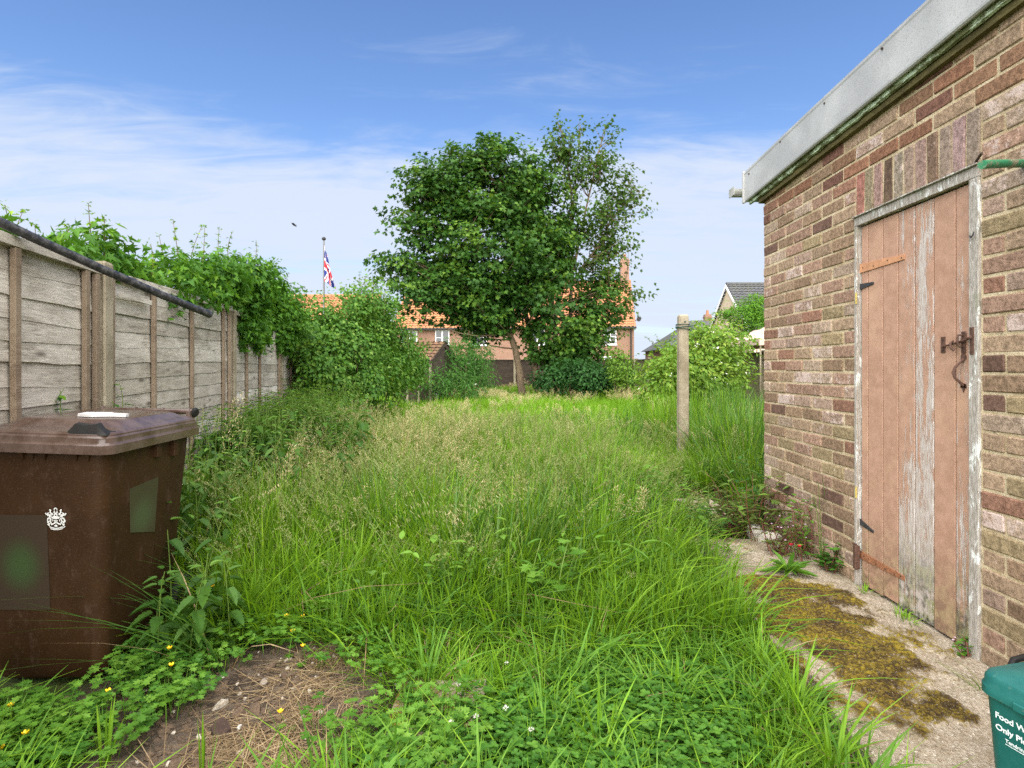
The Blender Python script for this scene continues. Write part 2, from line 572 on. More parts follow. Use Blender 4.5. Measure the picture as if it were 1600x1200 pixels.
def brick_mesh(lx, ly, lz, seed):
    rr = random.Random(seed)
    bm = bmesh.new()
    bmesh.ops.create_cube(bm, size=1.0, matrix=Matrix.Diagonal((lx, ly, lz, 1)))
    for v in bm.verts:
        v.co += Vector((rr.uniform(-1, 1) * 0.0015, rr.uniform(-1, 1) * 0.003, rr.uniform(-1, 1) * 0.0022))
    bmesh.ops.bevel(bm, geom=list(bm.edges), offset=0.0045, segments=1, affect='EDGES', profile=0.5)
    for v in bm.verts:
        v.co += Vector((rr.uniform(-1, 1), rr.uniform(-1, 1), rr.uniform(-1, 1))) * 0.0009
    me = bpy.data.meshes.new('brick')
    bm.to_mesh(me)
    bm.free()
    me.materials.append(M['brick'])
    return me


WX = 1.865
PITCH = 0.0765
BL = 0.224
FULL = [brick_mesh(0.10, BL - 0.011, PITCH - 0.011, k) for k in range(5)]
HALF = [brick_mesh(0.10, BL / 2 - 0.011, PITCH - 0.011, 50 + k) for k in range(4)]
SOLD = [brick_mesh(0.10, 0.0740 - 0.009, 3 * PITCH - 0.009, 80 + k) for k in range(4)]
shed = thing('brick_shed', 'brick shed with a flaking pink plank door and grey roof trim', 'shed', (WX, 3.0, 0.0))
COLS = [((0.335, 0.235, 0.155), 0.60, 11), ((0.325, 0.205, 0.145), 0.65, 11), ((0.270, 0.180, 0.115), 0.40, 7), ((0.270, 0.145, 0.098), 0.45, 3),
        ((0.145, 0.085, 0.062), 0.25, 1.8), ((0.370, 0.275, 0.200), 0.75, 7), ((0.360, 0.252, 0.190), 0.90, 8), ((0.290, 0.220, 0.125), 0.45, 3)]
COLW = [c[2] for c in COLS]
SOLDC = [(0.33, 0.15, 0.115), (0.29, 0.235, 0.15), (0.37, 0.235, 0.20), (0.145, 0.095, 0.065), (0.31, 0.255, 0.19), (0.35, 0.25, 0.19),
         (0.35, 0.235, 0.195), (0.20, 0.13, 0.09), (0.30, 0.225, 0.175), (0.40, 0.27, 0.25), (0.29, 0.225, 0.175)]
rb = random.Random(5)
far_bricks = MB()
n_ind = 0


def fascia_z(y):
    return 2.451 + 0.043 * (4.351 - y)


def put_brick(me, y, z, col=None, row=0, ly=None, lz=None):
    global n_ind
    x = WX + 0.05 + rb.uniform(-0.0025, 0.0025)
    if y > 1.9 and col is not False:
        o = bpy.data.objects.new('brick', me)
        COL.objects.link(o)
        o.parent = shed
        o.location = (x - WX, y - 3.0, z)
        o.rotation_euler = (rb.uniform(-.012, .012) * 0.6, rb.uniform(-.012, .012), rb.uniform(-.010, .010))
        cc, wh, _ = rb.choices(COLS, COLW)[0]
        if col is not None:
            cc, wh = col, rb.uniform(0.4, 0.95)
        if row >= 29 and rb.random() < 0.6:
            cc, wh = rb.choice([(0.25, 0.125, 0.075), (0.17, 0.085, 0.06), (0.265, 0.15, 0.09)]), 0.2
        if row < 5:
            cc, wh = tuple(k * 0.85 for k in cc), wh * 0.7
        j = rb.uniform(0.85, 1.12)
        o.color = (cc[0] * j, cc[1] * j, cc[2] * j, min(1.0, wh * rb.uniform(0.6, 1.2)))
        n_ind += 1
    else:
        far_bricks.ca = rb.random()
        far_bricks.box((x - 0.05, y - ly / 2, z - lz / 2), (x + 0.05, y + ly / 2, z + lz / 2))


DY0, DY1 = 2.242, 3.058          # door frame, outer
ROWS = 33
for r_ in range(ROWS):
    z = (r_ + 0.5) * PITCH
    if r_ < 29:
        spans = [(4.178, DY1), (DY0, -0.75)]
    else:
        spans = [(4.178, -0.75)]
    for (ya, yb) in spans:
        y, first = ya, True
        while y - 0.06 > yb:
            l = BL / 2 if (first and r_ % 2 == 1) else BL
            if yb > 0 and y - l < yb + 0.02 and y - yb < l - 0.02:
                l = BL / 2
            first = False
            yc = y - l / 2
            if z < fascia_z(yc) + 0.02:
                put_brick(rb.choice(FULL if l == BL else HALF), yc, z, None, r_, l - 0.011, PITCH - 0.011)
            y -= l
for k in range(11):
    put_brick(rb.choice(SOLD), DY1 - 0.0742 * (k + 0.5), 27.5 * PITCH - 0.001, SOLDC[k])
for r_ in range(31):                                                 # rear wall, facing away
    for k in range(10):
        far_bricks.ca = rb.random()
        x0 = WX + 0.11 + k * BL + (0.0 if r_ % 2 else BL / 2)
        far_bricks.box((x0, 4.08, r_ * PITCH + 0.005), (x0 + BL - 0.011, 4.178, r_ * PITCH + PITCH - 0.006))
fb = far_bricks.build('brickwork', M['brick_far'], shed, bevel=0.003)
tag(fb, kind='stuff')
w = MB()
w.box((WX + 0.005, DY1 - 0.004, -0.1), (WX + 0.1, 4.171, 2.50))
w.box((WX + 0.0052, -0.75, -0.1), (WX + 0.1, DY0 + 0.004, 2.62))
w.box((WX + 0.0051, DY0 + 0.004, 26 * PITCH), (WX + 0.1, DY1 - 0.004, 2.60))
w.box((WX + 0.1, 4.09, -0.1), (4.3, 4.172, 2.50))
w.box((4.2, -0.75, -0.1), (4.3, 4.09, 2.50))
w.box((WX + 0.1, -0.75, -0.1), (4.2, -0.65, 2.62))
w.build('wall', M['mortar'], shed)

# fascia, soffit board, roof
m, nt, b = new_mat('grey_roof_trim', (0.5, 0.5, 0.49), 0.5, 0.4)
co = objco(nt)
n1, n2, n3 = noise(nt, co, 3, 5, 0.6), noise(nt, co, 150, 4, 0.75), noise(nt, co, 24, 5, 0.7)
c = mixc(nt, smooth(nt, n1, 0.3, 0.7), (0.34, 0.34, 0.33), (0.46, 0.46, 0.445))
c = mixc(nt, math_(nt, 'MULTIPLY', smooth(nt, n2, 0.57, 0.64), 0.60), c, (0.15, 0.15, 0.14))
c = mixc(nt, math_(nt, 'MULTIPLY', smooth(nt, n3, 0.58, 0.72), 0.35), c, (0.25, 0.24, 0.21))
nt.links.new(c, b.inputs['Base Color'])
set_bump(nt, b, n2, 0.25, 0.002)
M['trim'] = m
m, nt, b = new_mat('flaking_green_paint', (0.4, 0.5, 0.38), 0.85, 0.2)
co = scaled(nt, objco(nt), 1, 0.35, 1)
n1, n2 = noise(nt, co, 30, 6, 0.75), noise(nt, co, 120, 4, 0.7)
c = mixc(nt, smooth(nt, n1, 0.46, 0.56), (0.13, 0.14, 0.06), (0.50, 0.60, 0.42))
c = mixc(nt, smooth(nt, n2, 0.58, 0.66), c, (0.06, 0.06, 0.03))
nt.links.new(c, b.inputs['Base Color'])
set_bump(nt, b, n1, 0.9, 0.012)
M['flake'] = m
M['oldwood'] = simple('dark_mossy_timber', (0.115, 0.095, 0.035), 0.95, 0.5, 14, 0.7, dist=0.008, stretch=(1, 0.3, 1))
M['felt'] = simple('roof_felt', (0.07, 0.07, 0.065), 0.95, 0.4, 20, 0.6)


def sloped(mb, x0, x1, z0, z1, y0=-0.9, y1=4.351, lip=0.0):
    vs = []
    for y in (y0, y1):
        for (x, z) in ((x0, z0), (x1, z0), (x1, z1), (x0, z1)):
            vs.append((x, y, fascia_z(y) + z))
    mb.add(vs, [(0, 1, 2, 3), (7, 6, 5, 4), (0, 4, 5, 1), (1, 5, 6, 2), (2, 6, 7, 3), (3, 7, 4, 0)])


f = MB()
prof = [(1.815, 0.006), (1.815, 0.0), (1.797, -0.006), (1.790, 0.0), (1.788, 0.010), (1.789, 0.200), (1.786, 0.210), (1.786, 0.224), (1.793, 0.230), (1.815, 0.230)]
rings = []
for y in np.linspace(4.351, -0.9, 18):
    wob = 0.0025 * math.sin(y * 3.1)
    rings.append([(x + wob, y, fascia_z(y) + z) for (x, z) in prof])
f.rings(rings)
f.box((1.816, 4.330, fascia_z(4.34)), (4.4, 4.352, fascia_z(4.34) + 0.228))
fa = f.build('fascia', M['trim'], shed)
t = MB()
t.box((1.780, 4.338, fascia_z(4.34) - 0.010), (1.800, 4.362, fascia_z(4.34) + 0.232))
t.build('end_trim', M['trim'], fa, bevel=0.003)
sc_ = MB()
for y in (4.25, 3.75, 3.22, 2.72, 2.25, 1.7):
    z = fascia_z(y) + 0.19 + 0.01 * math.sin(y * 7)
    sc_.tube([(1.789, y, z), (1.783, y, z)], 0.006, 8)
M['rust_dark'] = simple('dark_rust', (0.055, 0.035, 0.025), 0.8, 0.4, 40, 0.4)
sc_.build('screw', M['rust_dark'], fa)
g = MB()
rows = []
for y in np.linspace(4.32, -0.9, 60):
    w1, w2 = 0.006 * math.sin(y * 23) + 0.004 * math.sin(y * 51), 0.004 * math.sin(y * 37)
    zb = fascia_z(y) - 0.028 + w2
    rows.append([(1.818, y, zb), (1.818 + 0.012 + w1 * 0.3, y, zb - 0.004), (1.836, y, zb), (1.836, y, fascia_z(y) + 0.05), (1.818, y, fascia_z(y) + 0.05)])
g.rings(rows)
g.build('painted_board', M['flake'], shed)
g = MB()
sloped(g, 1.838, 1.880, -0.062, 0.04, -0.7, 4.20)
g.build('wall_plate', M['oldwood'], shed)
g = MB()
sloped(g, 1.8155, 4.40, 0.055, 0.222, -0.85, 4.329)
g.build('roof', M['felt'], shed)
g = MB()
gp = []
for x in (1.715, 1.72, 4.35):
    gp.append([(x, 4.408 + 0.05 * math.cos(a), fascia_z(4.35) + 0.105 + 0.05 * math.sin(a)) for a in np.linspace(math.pi, 2 * math.pi, 9)] +
              [(x, 4.408 + 0.045 * math.cos(a), fascia_z(4.35) + 0.107 + 0.045 * math.sin(a)) for a in np.linspace(2 * math.pi, math.pi, 9)])
g.rings(gp)
g.box((1.716, 4.36, fascia_z(4.35) + 0.06), (1.722, 4.455, fascia_z(4.35) + 0.125))
g.build('gutter', simple('weathered_gutter', (0.34, 0.34, 0.31), 0.6, 0.2, 20, 0.1), shed)

# door
m, nt, b = new_mat('peeling_pink_paint', (0.5, 0.25, 0.15), 0.7, 0.3)
co, oi = rnd_co(nt)
wco = objco(nt)
sv = scaled(nt, co, 1.0, 3.2, 0.32)
n1, n2 = noise(nt, sv, 9, 7, 0.72, 0.4), noise(nt, scaled(nt, co, 1, 5, 0.25), 60, 4, 0.7)
n3 = noise(nt, co, 18, 5, 0.65)
peel = oi.outputs['Alpha']
z_ = N(nt, 'ShaderNodeSeparateXYZ', {0: N(nt, 'ShaderNodeNewGeometry').outputs['Position']}).outputs[2]
base = mixc(nt, smooth(nt, n3, 0.3, 0.7), (0.360, 0.208, 0.138), (0.455, 0.272, 0.188))
base = mixc(nt, math_(nt, 'MULTIPLY', smooth(nt, noise(nt, co, 3.0, 5, 0.6), 0.5, 0.75), 0.5), base, (0.55, 0.345, 0.22))
n4 = noise(nt, scaled(nt, wco, 1.0, 1.6, 0.55), 3.2, 5, 0.65)
pk = math_(nt, 'ADD', math_(nt, 'MULTIPLY', n1, 0.48), math_(nt, 'ADD', math_(nt, 'MULTIPLY', n2, 0.30), math_(nt, 'MULTIPLY', n4, 0.22)))
thr = math_(nt, 'SUBTRACT', math_(nt, 'SUBTRACT', 0.84, math_(nt, 'MULTIPLY', peel, 0.48)), smooth(nt, z_, 1.5, 0.0, 0.0, 0.08))
pm = N(nt, 'ShaderNodeMapRange', {0: pk, 1: thr, 2: math_(nt, 'ADD', thr, 0.035), 3: 0.0, 4: 1.0}).outputs[0]
wood = mixc(nt, smooth(nt, n2, 0.3, 0.7), (0.30, 0.225, 0.17), (0.60, 0.55, 0.51))
c = mixc(nt, pm, base, wood)
alg = math_(nt, 'MULTIPLY', smooth(nt, z_, 0.48, 0.0), smooth(nt, noise(nt, wco, 11, 5, 0.7), 0.34, 0.54))
alg = math_(nt, 'MULTIPLY', alg, math_(nt, 'ADD', math_(nt, 'MULTIPLY', peel, 1.3), 0.05), True)
c = mixc(nt, alg, c, mixc(nt, smooth(nt, n3, 0.4, 0.6), (0.028, 0.035, 0.015), (0.21, 0.22, 0.075)))
nt.links.new(c, b.inputs['Base Color'])
set_bump(nt, b, math_(nt, 'SUBTRACT', math_(nt, 'MULTIPLY', n2, 0.5), pm), 0.5, 0.003)
M['door'] = m
dmb = MB()
dmb.box((WX + 0.034, 2.296, 0.02), (WX + 0.05, 3.03, 1.928))
door = dmb.build('door', simple('dark_door_back', (0.045, 0.03, 0.02), 0.95, 0.3, 10, 0), shed)
yb = [3.032, 2.976, 2.857, 2.743, 2.629, 2.512, 2.388, 2.298]
peels = [0.44, 0.27, 0.31, 0.63, 0.72, 0.33, 0.60]
bots = [0.016, 0.013, 0.020, 0.012, 0.015, 0.012, 0.014]
for k in range(7):
    bm = MB()
    ya, yc = yb[k + 1] + 0.0032, yb[k] - 0.0032
    bm.box((WX + 0.016, ya, bots[k]), (WX + 0.033, yc, 1.927))
    o = bm.build('board', M['door'], door, bevel=0.0025)
    o.color = (1, 1, 1, peels[k])
tag(shed.children[-1])
m, nt, b = new_mat('weathered_frame', (0.5, 0.48, 0.45), 0.8, 0.3)
co = objco(nt)
n1, n2 = noise(nt, scaled(nt, co, 1, 1, 0.3), 22, 7, 0.75, 0.5), noise(nt, scaled(nt, co, 2, 2, 0.4), 60, 5, 0.7)
c = mixc(nt, smooth(nt, n2, 0.3, 0.7), (0.23, 0.20, 0.16), (0.46, 0.42, 0.37))
c = mixc(nt, smooth(nt, n1, 0.555, 0.60), c, (0.66, 0.67, 0.63))
c = mixc(nt, math_(nt, 'MULTIPLY', smooth(nt, noise(nt, co, 9, 4, 0.6), 0.6, 0.7), 0.4), c, (0.16, 0.19, 0.10))
nt.links.new(c, b.inputs['Base Color'])
set_bump(nt, b, math_(nt, 'ADD', n1, n2), 0.6, 0.005)
M['frame'] = m
fr = MB()
fr.box((WX - 0.008, DY0 + 0.002, 0.0), (WX + 0.075, 2.291, 1.934))
fr.box((WX - 0.008, 3.037, 0.0), (WX + 0.075, DY1 - 0.002, 1.934))
fr.box((WX - 0.0085, DY0 + 0.001, 1.935), (WX + 0.076, DY1 - 0.001, 1.980))
fr.box((WX - 0.022, DY0 - 0.006, 1.9805), (WX + 0.05, DY1 + 0.004, 1.987))
fr.build('door_frame', M['frame'], shed, bevel=0.002)
# door furniture
M['rust'] = simple('orange_rust', (0.27, 0.115, 0.055), 0.85, 0.5, 40, 0.5)
M['iron'] = simple('black_iron', (0.030, 0.031, 0.034), 0.5, 0.3, 40, 0.2, 0.5)
M['iron_rust'] = simple('rusty_brown_iron', (0.105, 0.055, 0.038), 0.7, 0.4, 50, 0.5)
M['pinkhinge'] = simple('painted_hinge', (0.50, 0.25, 0.13), 0.7, 0.2, 30, 0.3)
M['brass'] = simple('brass', (0.45, 0.36, 0.10), 0.5, 0.3, 40, 0.2)
XF = WX + 0.0155


def strap(name, y0, y1, z0, z1, h0, h1, mat, holes, parent=door, th=0.005):
    mb = MB()
    n = 6
    vs = []
    for k in range(n + 1):
        t = k / n
        y, z, h = y0 + (y1 - y0) * t, z0 + (z1 - z0) * t, (h0 + (h1 - h0) * t) / 2
        vs += [(XF, y, z - h), (XF - th, y, z - h), (XF - th, y, z + h), (XF, y, z + h)]
    fs = [(0, 1, 2, 3), tuple(n * 4 + i for i in (3, 2, 1, 0))]
    for k in range(n):
        for i in range(4):
            j = (i + 1) % 4
            fs.append((k * 4 + i, (k + 1) * 4 + i, (k + 1) * 4 + j, k * 4 + j))
    mb.add(vs, fs)
    mb.cur = 1
    for t in holes:
        y, z = y0 + (y1 - y0) * t, z0 + (z1 - z0) * t + 0.006 * math.sin(t * 30)
        mb.tube([(XF - th + 0.001, y, z), (XF - th - 0.0015, y, z)], 0.0042, 8)
    return mb.build(name, [mat, M['rust_dark']], parent, bevel=0.001)


o = strap('hinge', 3.046, 2.694, 1.706, 1.702, 0.050, 0.024, M['pinkhinge'], (0.1, 0.35, 0.66, 0.95))
o['label'] = 'long upper strap hinge painted pink like the boards'
o = strap('hinge', 3.046, 2.925, 1.607, 1.612, 0.034, 0.012, M['iron'], (0.42, 0.85))
o['label'] = 'small black iron hinge near the top'
o = strap('hinge', 3.046, 2.925, 0.343, 0.318, 0.034, 0.012, M['iron'], (0.42, 0.85))
o['label'] = 'small black iron hinge near the bottom'
o = strap('hinge', 3.036, 2.694, 0.165, 0.163, 0.042, 0.022, M['rust'], (0.1, 0.22, 0.4, 0.6, 0.8, 0.93))
o['label'] = 'long rusty strap hinge at the bottom'
mb = MB()
mb.box((WX - 0.016, 3.026, 0.085), (WX - 0.009, 3.056, 0.225))
mb.box((WX - 0.024, 3.020, 0.09), (WX + 0.002, 3.031, 0.215))
mb.build('hinge_plate', M['iron_rust'], shed, bevel=0.002)
for z in (1.545, 0.50):
    mb = MB()
    mb.tube([(WX - 0.010, 3.036, z - 0.03), (WX - 0.010, 3.036, z + 0.03)], 0.005, 8)
    mb.build('hinge_pin', M['brass'], shed)
la = MB()
la.box((XF - 0.003, 2.443, 1.236), (XF + 0.001, 2.467, 1.306))
la.box((XF - 0.003, 2.332, 1.232), (XF + 0.001, 2.355, 1.322))
la.box((WX - 0.012, 2.262, 1.225), (WX - 0.0075, 2.282, 1.335))
la.tube([(XF - 0.010, 2.455, 1.262), (XF - 0.012, 2.36, 1.276), (XF - 0.014, 2.30, 1.290), (WX - 0.018, 2.268, 1.296)], [0.004, 0.0055, 0.006, 0.0055], 6)
la.tube([(XF, 2.343, 1.305), (XF - 0.024, 2.343, 1.308), (XF - 0.028, 2.343, 1.28), (XF - 0.022, 2.343, 1.258), (XF, 2.343, 1.258)], 0.0045, 6)
la.tube([(XF - 0.012, 2.385, 1.284), (XF - 0.03, 2.378, 1.275), (XF - 0.034, 2.37, 1.255), (XF - 0.026, 2.362, 1.243)], [0.0045, 0.005, 0.005, 0.006], 6)
la.tube([(WX - 0.008, 2.272, 1.29), (WX - 0.034, 2.272, 1.292), (WX - 0.036, 2.27, 1.312)], 0.005, 6)
la.cur = 1
for (y, z) in ((2.455, 1.248), (2.455, 1.295), (2.343, 1.24), (2.343, 1.315)):
    la.tube([(XF - 0.002, y, z), (XF - 0.005, y, z)], 0.0035, 8)
for z in (1.236, 1.326):
    la.tube([(WX - 0.011, 2.272, z), (WX - 0.0135, 2.272, z)], 0.0035, 8)
la.build('latch', [M['iron_rust'], M['rust_dark']], door, bevel=0.001)
ha = MB()
hp = [(XF - 0.002, 2.343, 1.206), (XF - 0.012, 2.344, 1.196), (XF - 0.032, 2.347, 1.176), (XF - 0.040, 2.348, 1.152), (XF - 0.034, 2.347, 1.128), (XF - 0.014, 2.344, 1.108), (XF - 0.002, 2.343, 1.098)]
ha.tube(hp, [0.007, 0.005, 0.0055, 0.007, 0.0055, 0.005, 0.007], 8)
for (z, s) in ((1.212, 1), (1.092, -1)):
    ha.add([(XF - 0.004, 2.343 - 0.014, z - 0.004), (XF - 0.004, 2.343 + 0.014, z - 0.004), (XF - 0.004, 2.343 + 0.012, z + 0.012), (XF - 0.004, 2.343, z + s * 0.024), (XF - 0.004, 2.343 - 0.012, z + 0.012),
            (XF + 0.001, 2.343 - 0.014, z - 0.004), (XF + 0.001, 2.343 + 0.014, z - 0.004), (XF + 0.001, 2.343 + 0.012, z + 0.012), (XF + 0.001, 2.343, z + s * 0.024), (XF + 0.001, 2.343 - 0.012, z + 0.012)],
           [(0, 1, 2, 3, 4), (9, 8, 7, 6, 5), (0, 5, 6, 1), (1, 6, 7, 2), (2, 7, 8, 3), (3, 8, 9, 4), (4, 9, 5, 0)])
ha.build('handle', M['iron_rust'], door, True)
hk = MB()
hk.tube([(WX - 0.008, 2.275, 1.700), (WX - 0.02, 2.272, 1.703), (WX - 0.022, 2.262, 1.694), (WX - 0.02, 2.255, 1.702), (WX - 0.018, 2.252, 1.715)], 0.0025, 6)
hk.build('hook', M['iron'], shed)
# pipe stub coming out of the wall over the door
m, nt, b = new_mat('worn_green_pipe', (0.05, 0.16, 0.09), 0.6, 0.4)
co = objco(nt)
n1, n2 = noise(nt, co, 14, 5, 0.7), noise(nt, co, 60, 4, 0.7)
c = mixc(nt, smooth(nt, n1, 0.50, 0.60), (0.025, 0.19, 0.085), (0.20, 0.20, 0.13))
c = mixc(nt, smooth(nt, n2, 0.60, 0.70), c, (0.10, 0.055, 0.03))
nt.links.new(c, b.inputs['Base Color'])
set_bump(nt, b, n2, 0.4, 0.003)
pb = MB()
a_, b_ = Vector((1.590, 1.905, 1.858)), Vector((1.885, 2.058, 1.917))
d_ = (b_ - a_).normalized()
pb.tube([a_ + d_ * 0.03, a_ + d_ * 0.001, a_, a_ + (b_ - a_) * 0.5 + Vector((0, 0, 0.002)), b_], [0.0105, 0.0108, 0.0145, 0.0145, 0.0145], 16, False)
pb.build('pipe', m, shed, True)
pb = MB()
pb.tube([(WX - 0.012, 2.250, 1.993), (WX - 0.03, 2.20, 2.010)], 0.005, 8)
pb.build('nail', M['rust_dark'], shed)

# ================================================================== timber fence on the left
FX0, FK = -1.615, -0.2216
FD = Vector((FK, 1, 0)).normalized()
FSTEP = 2.671
FANG = math.atan2(FD.y, FD.x)


def fence_pt(s):
    """a point of the fence line, s metres past the first post"""
    p = Vector((FX0 + FK * 0.517, 0.517, 0))
    return p + FD * s


def wood_mat(name, dark, mid, lite, sx=0.35, knots=True):
    m, nt, b = new_mat(name, mid, 0.9, 0.15)
    co, oi = rnd_co(nt)
    sv = scaled(nt, co, sx * 1.2, 3.4, 3.4)
    n1 = noise(nt, sv, 4.2, 10, 0.76, 1.3)
    n2 = noise(nt, scaled(nt, co, sx * 2.4, 14, 14), 11.0, 6, 0.78, 0.5)
    n3 = noise(nt, co, 3.0, 4, 0.6)
    f = math_(nt, 'ADD', math_(nt, 'MULTIPLY', n1, 0.52), math_(nt, 'MULTIPLY', n2, 0.48))
    r = N(nt, 'ShaderNodeValToRGB', {0: f})
    r.color_ramp.elements[0].color = (*dark, 1)
    r.color_ramp.elements[0].position = 0.33
    r.color_ramp.elements[1].color = (*lite, 1)
    r.color_ramp.elements[1].position = 0.62
    e = r.color_ramp.elements.new(0.46)
    e.color = (*mid, 1)
    c = mixc(nt, smooth(nt, n3, 0.35, 0.65), r.outputs[0], mixc(nt, 0.5, r.outputs[0], lite))
    c = mixc(nt, 1.0, c, mixc(nt, oi.outputs['Random'], (0.74, 0.72, 0.68), (1.12, 1.12, 1.12)), 'MULTIPLY')
    if knots:
        v = N(nt, 'ShaderNodeTexVoronoi', {'Vector': scaled(nt, co, 1.6, 1.0, 5.2), 'Scale': 1.7})
        kn = math_(nt, 'MULTIPLY', smooth(nt, v.outputs['Distance'], 0.20, 0.04), 0.85)
        c = mixc(nt, kn, c, (0.075, 0.052, 0.035))
    nt.links.new(c, b.inputs['Base Color'])
    set_bump(nt, b, n2, 0.8, 0.004)
    return m


M['fence'] = wood_mat('weathered_fence_board', (0.055, 0.043, 0.032), (0.30, 0.265, 0.212), (0.61, 0.56, 0.485))
M['batten'] = wood_mat('weathered_batten', (0.075, 0.05, 0.032), (0.185, 0.135, 0.092), (0.30, 0.235, 0.17), 0.35, False)
m, nt, b = new_mat('weathered_concrete', (0.4, 0.35, 0.27), 0.9, 0.2)
co, oi = rnd_co(nt)
n1, n2, n3 = noise(nt, co, 4, 6, 0.65), noise(nt, co, 80, 5, 0.75), noise(nt, co, 26, 4, 0.7)
c = mixc(nt, smooth(nt, n1, 0.3, 0.7), (0.19, 0.155, 0.10), (0.34, 0.29, 0.205))
c = mixc(nt, smooth(nt, n2, 0.54, 0.66), c, (0.13, 0.11, 0.075))
c = mixc(nt, math_(nt, 'MULTIPLY', smooth(nt, n3, 0.60, 0.72), 0.6), c, (0.46, 0.41, 0.31))
nt.links.new(c, b.inputs['Base Color'])
set_bump(nt, b, n2, 0.7, 0.005)
M['concrete'] = m

PANEL_L = FSTEP - 0.10


def waney(seed, L, H=0.135):
    rr = random.Random(seed)
    mb = MB()
    n = 15
    ph, a1, a2 = rr.uniform(0, 6), rr.uniform(.003, .009), rr.uniform(.002, .005)
    rings = []
    for i in range(n + 1):
        x = L * i / n
        zb = a1 * math.sin(x * 2.2 + ph) + a2 * math.sin(x * 7.1 + ph * 2) + rr.uniform(-.0025, .0025)
        yb = rr.uniform(-.0015, .0015)
        rings.append([(x, -0.0205 + yb * .8, zb), (x, -0.010 + yb * .8, zb - 0.001), (x, -0.004, H), (x, -0.0125, H + 0.001)])
    mb.rings(rings)
    me = mb.mesh('board')
    me.materials.append(M['fence'])
    return me


WANEY = [waney(k, PANEL_L) for k in range(6)]
fence = thing('timber_fence', 'grey waney-board fence panels between concrete posts on the bin side', 'fence', fence_pt(0), FANG)
PTOP = [(1.70, 1.70), (1.695, 1.765), (1.74, 1.74), (1.73, 1.72), (1.70, 1.7)]
rf = random.Random(3)
for k in range(5):
    x0 = k * FSTEP + 0.05
    t0, t1 = PTOP[k]
    nb = 17
    pitch = (t0 - 0.05) / nb
    for j in range(nb):
        z = 0.03 + j * pitch
        if k == 4 and j % 1 == 0 and j < 6:
            pass
        o = bpy.data.objects.new('board', WANEY[rf.randrange(6)])
        COL.objects.link(o)
        o.parent = fence
        tilt = (t1 - t0) / PANEL_L * (j / nb)
        dz = 0.0
        if k == 0 and j == 5:
            dz = -0.022
        if k == 0 and j in (0, 1, 2, 3, 4):
            dz = -0.012
        if k == 0 and j == 11:
            tilt -= 0.018
            dz = 0.012
        o.location = (x0, rf.uniform(-.003, .003), z + dz)
        o.rotation_euler = (rf.uniform(-.008, .008), -tilt + rf.uniform(-.0035, .0035), rf.uniform(-.0008, .0008))
    bts = {0: (1.86, 2.43, 2.535), 1: (0.04, 0.64, 1.40, 2.30, 2.50), 2: (0.55, 1.22, 2.48), 3: (0.08, 0.85, 1.65, 2.48)}.get(k, (0.1, 0.85, 1.65, 2.48))
    for bx in bts:
        mb = MB()
        top = t0 + (t1 - t0) * bx / PANEL_L - 0.02
        pts = 6
        rings = []
        for i in range(pts + 1):
            z = 0.02 + (top - 0.02) * i / pts
            wob = rf.uniform(-.002, .002)
            w_ = 0.019 + rf.uniform(-.0015, .0015)
            rings.append([(x0 + bx - w_ + wob, -0.026, z), (x0 + bx - w_ + wob, -0.050, z), (x0 + bx + w_ + wob, -0.050, z), (x0 + bx + w_ + wob, -0.026, z)])
        mb.rings([list(reversed(r)) for r in rings])
        o = mb.build('batten', M['batten'], fence, local=True, bevel=0.002)
    mb = MB()
    lo = 0.45 if k == 1 else 0.0
    mb.add([(x0 - .005, -0.052, t0 - 0.018), (x0 + PANEL_L, -0.052, t1 - 0.018), (x0 + PANEL_L, 0.022, t1 - 0.018), (x0 - .005, 0.022, t0 - 0.018),
            (x0 - .005, -0.050, t0 + 0.028), (x0 + PANEL_L, -0.050, t1 + 0.028), (x0 + PANEL_L, 0.020, t1 + 0.030), (x0 - .005, 0.020, t0 + 0.030)],
           [(0, 3, 2, 1), (4, 5, 6, 7), (0, 1, 5, 4), (1, 2, 6, 5), (2, 3, 7, 6), (3, 0, 4, 7)])
    mb.build('top_rail', M['fence'], fence, local=True, bevel=0.003)
mb = MB()
mb.box((FSTEP + 0.16, -0.058, 1.585), (FSTEP + 0.60, -0.05, 1.615))
o = mb.build('loose_batten', M['fence'], fence, local=True)
for k in range(6):
    mb = MB()
    x = k * FSTEP
    pr = [(-0.047, -0.066), (0.047, -0.066), (0.047, -0.052), (0.030, -0.045), (0.030, 0.045), (0.047, 0.055), (0.047, 0.066), (-0.047, 0.066), (-0.047, 0.055), (-0.030, 0.045), (-0.030, -0.045), (-0.047, -0.052)]
    rings = [[(x + a, c, z) for a, c in pr] for z in (-0.3, 0.8, 1.745)] + [[(x + a * 0.9, c * 0.9, 1.760) for a, c in pr]]
    mb.rings(rings)
    mb.build('concrete_post', M['concrete'], fence, local=True, bevel=0.004)

# black pole that pokes over the fence from next door
pm, nt, b = new_mat('black_pole', (0.022, 0.022, 0.025), 0.42, 0.5)
co = objco(nt)
n2 = noise(nt, co, 40, 4, 0.7)
nt.links.new(mixc(nt, smooth(nt, n2, 0.4, 0.7), (0.016, 0.016, 0.018), (0.06, 0.058, 0.056)), b.inputs['Base Color'])
nt.links.new(smooth(nt, n2, 0.3, 0.7, 0.3, 0.6), b.inputs['Roughness'])
pb = MB()
e_, s_ = P(329, 492, 3.2), P(-2, 345, 2.30)
d_ = (s_ - e_).normalized()
pts = [e_ + d_ * 0.05, e_ + d_ * 0.001, e_, e_ + d_ * 0.012] + [e_ + d_ * t + Vector((0, 0, -0.012 * math.sin(t / 1.1 * 3.14))) for t in (0.3, 0.6, 0.9, 1.3, 1.9)]
pb.tube(pts, [0.015, 0.0155, 0.0185, 0.020] + [0.020] * 5, 16, False)
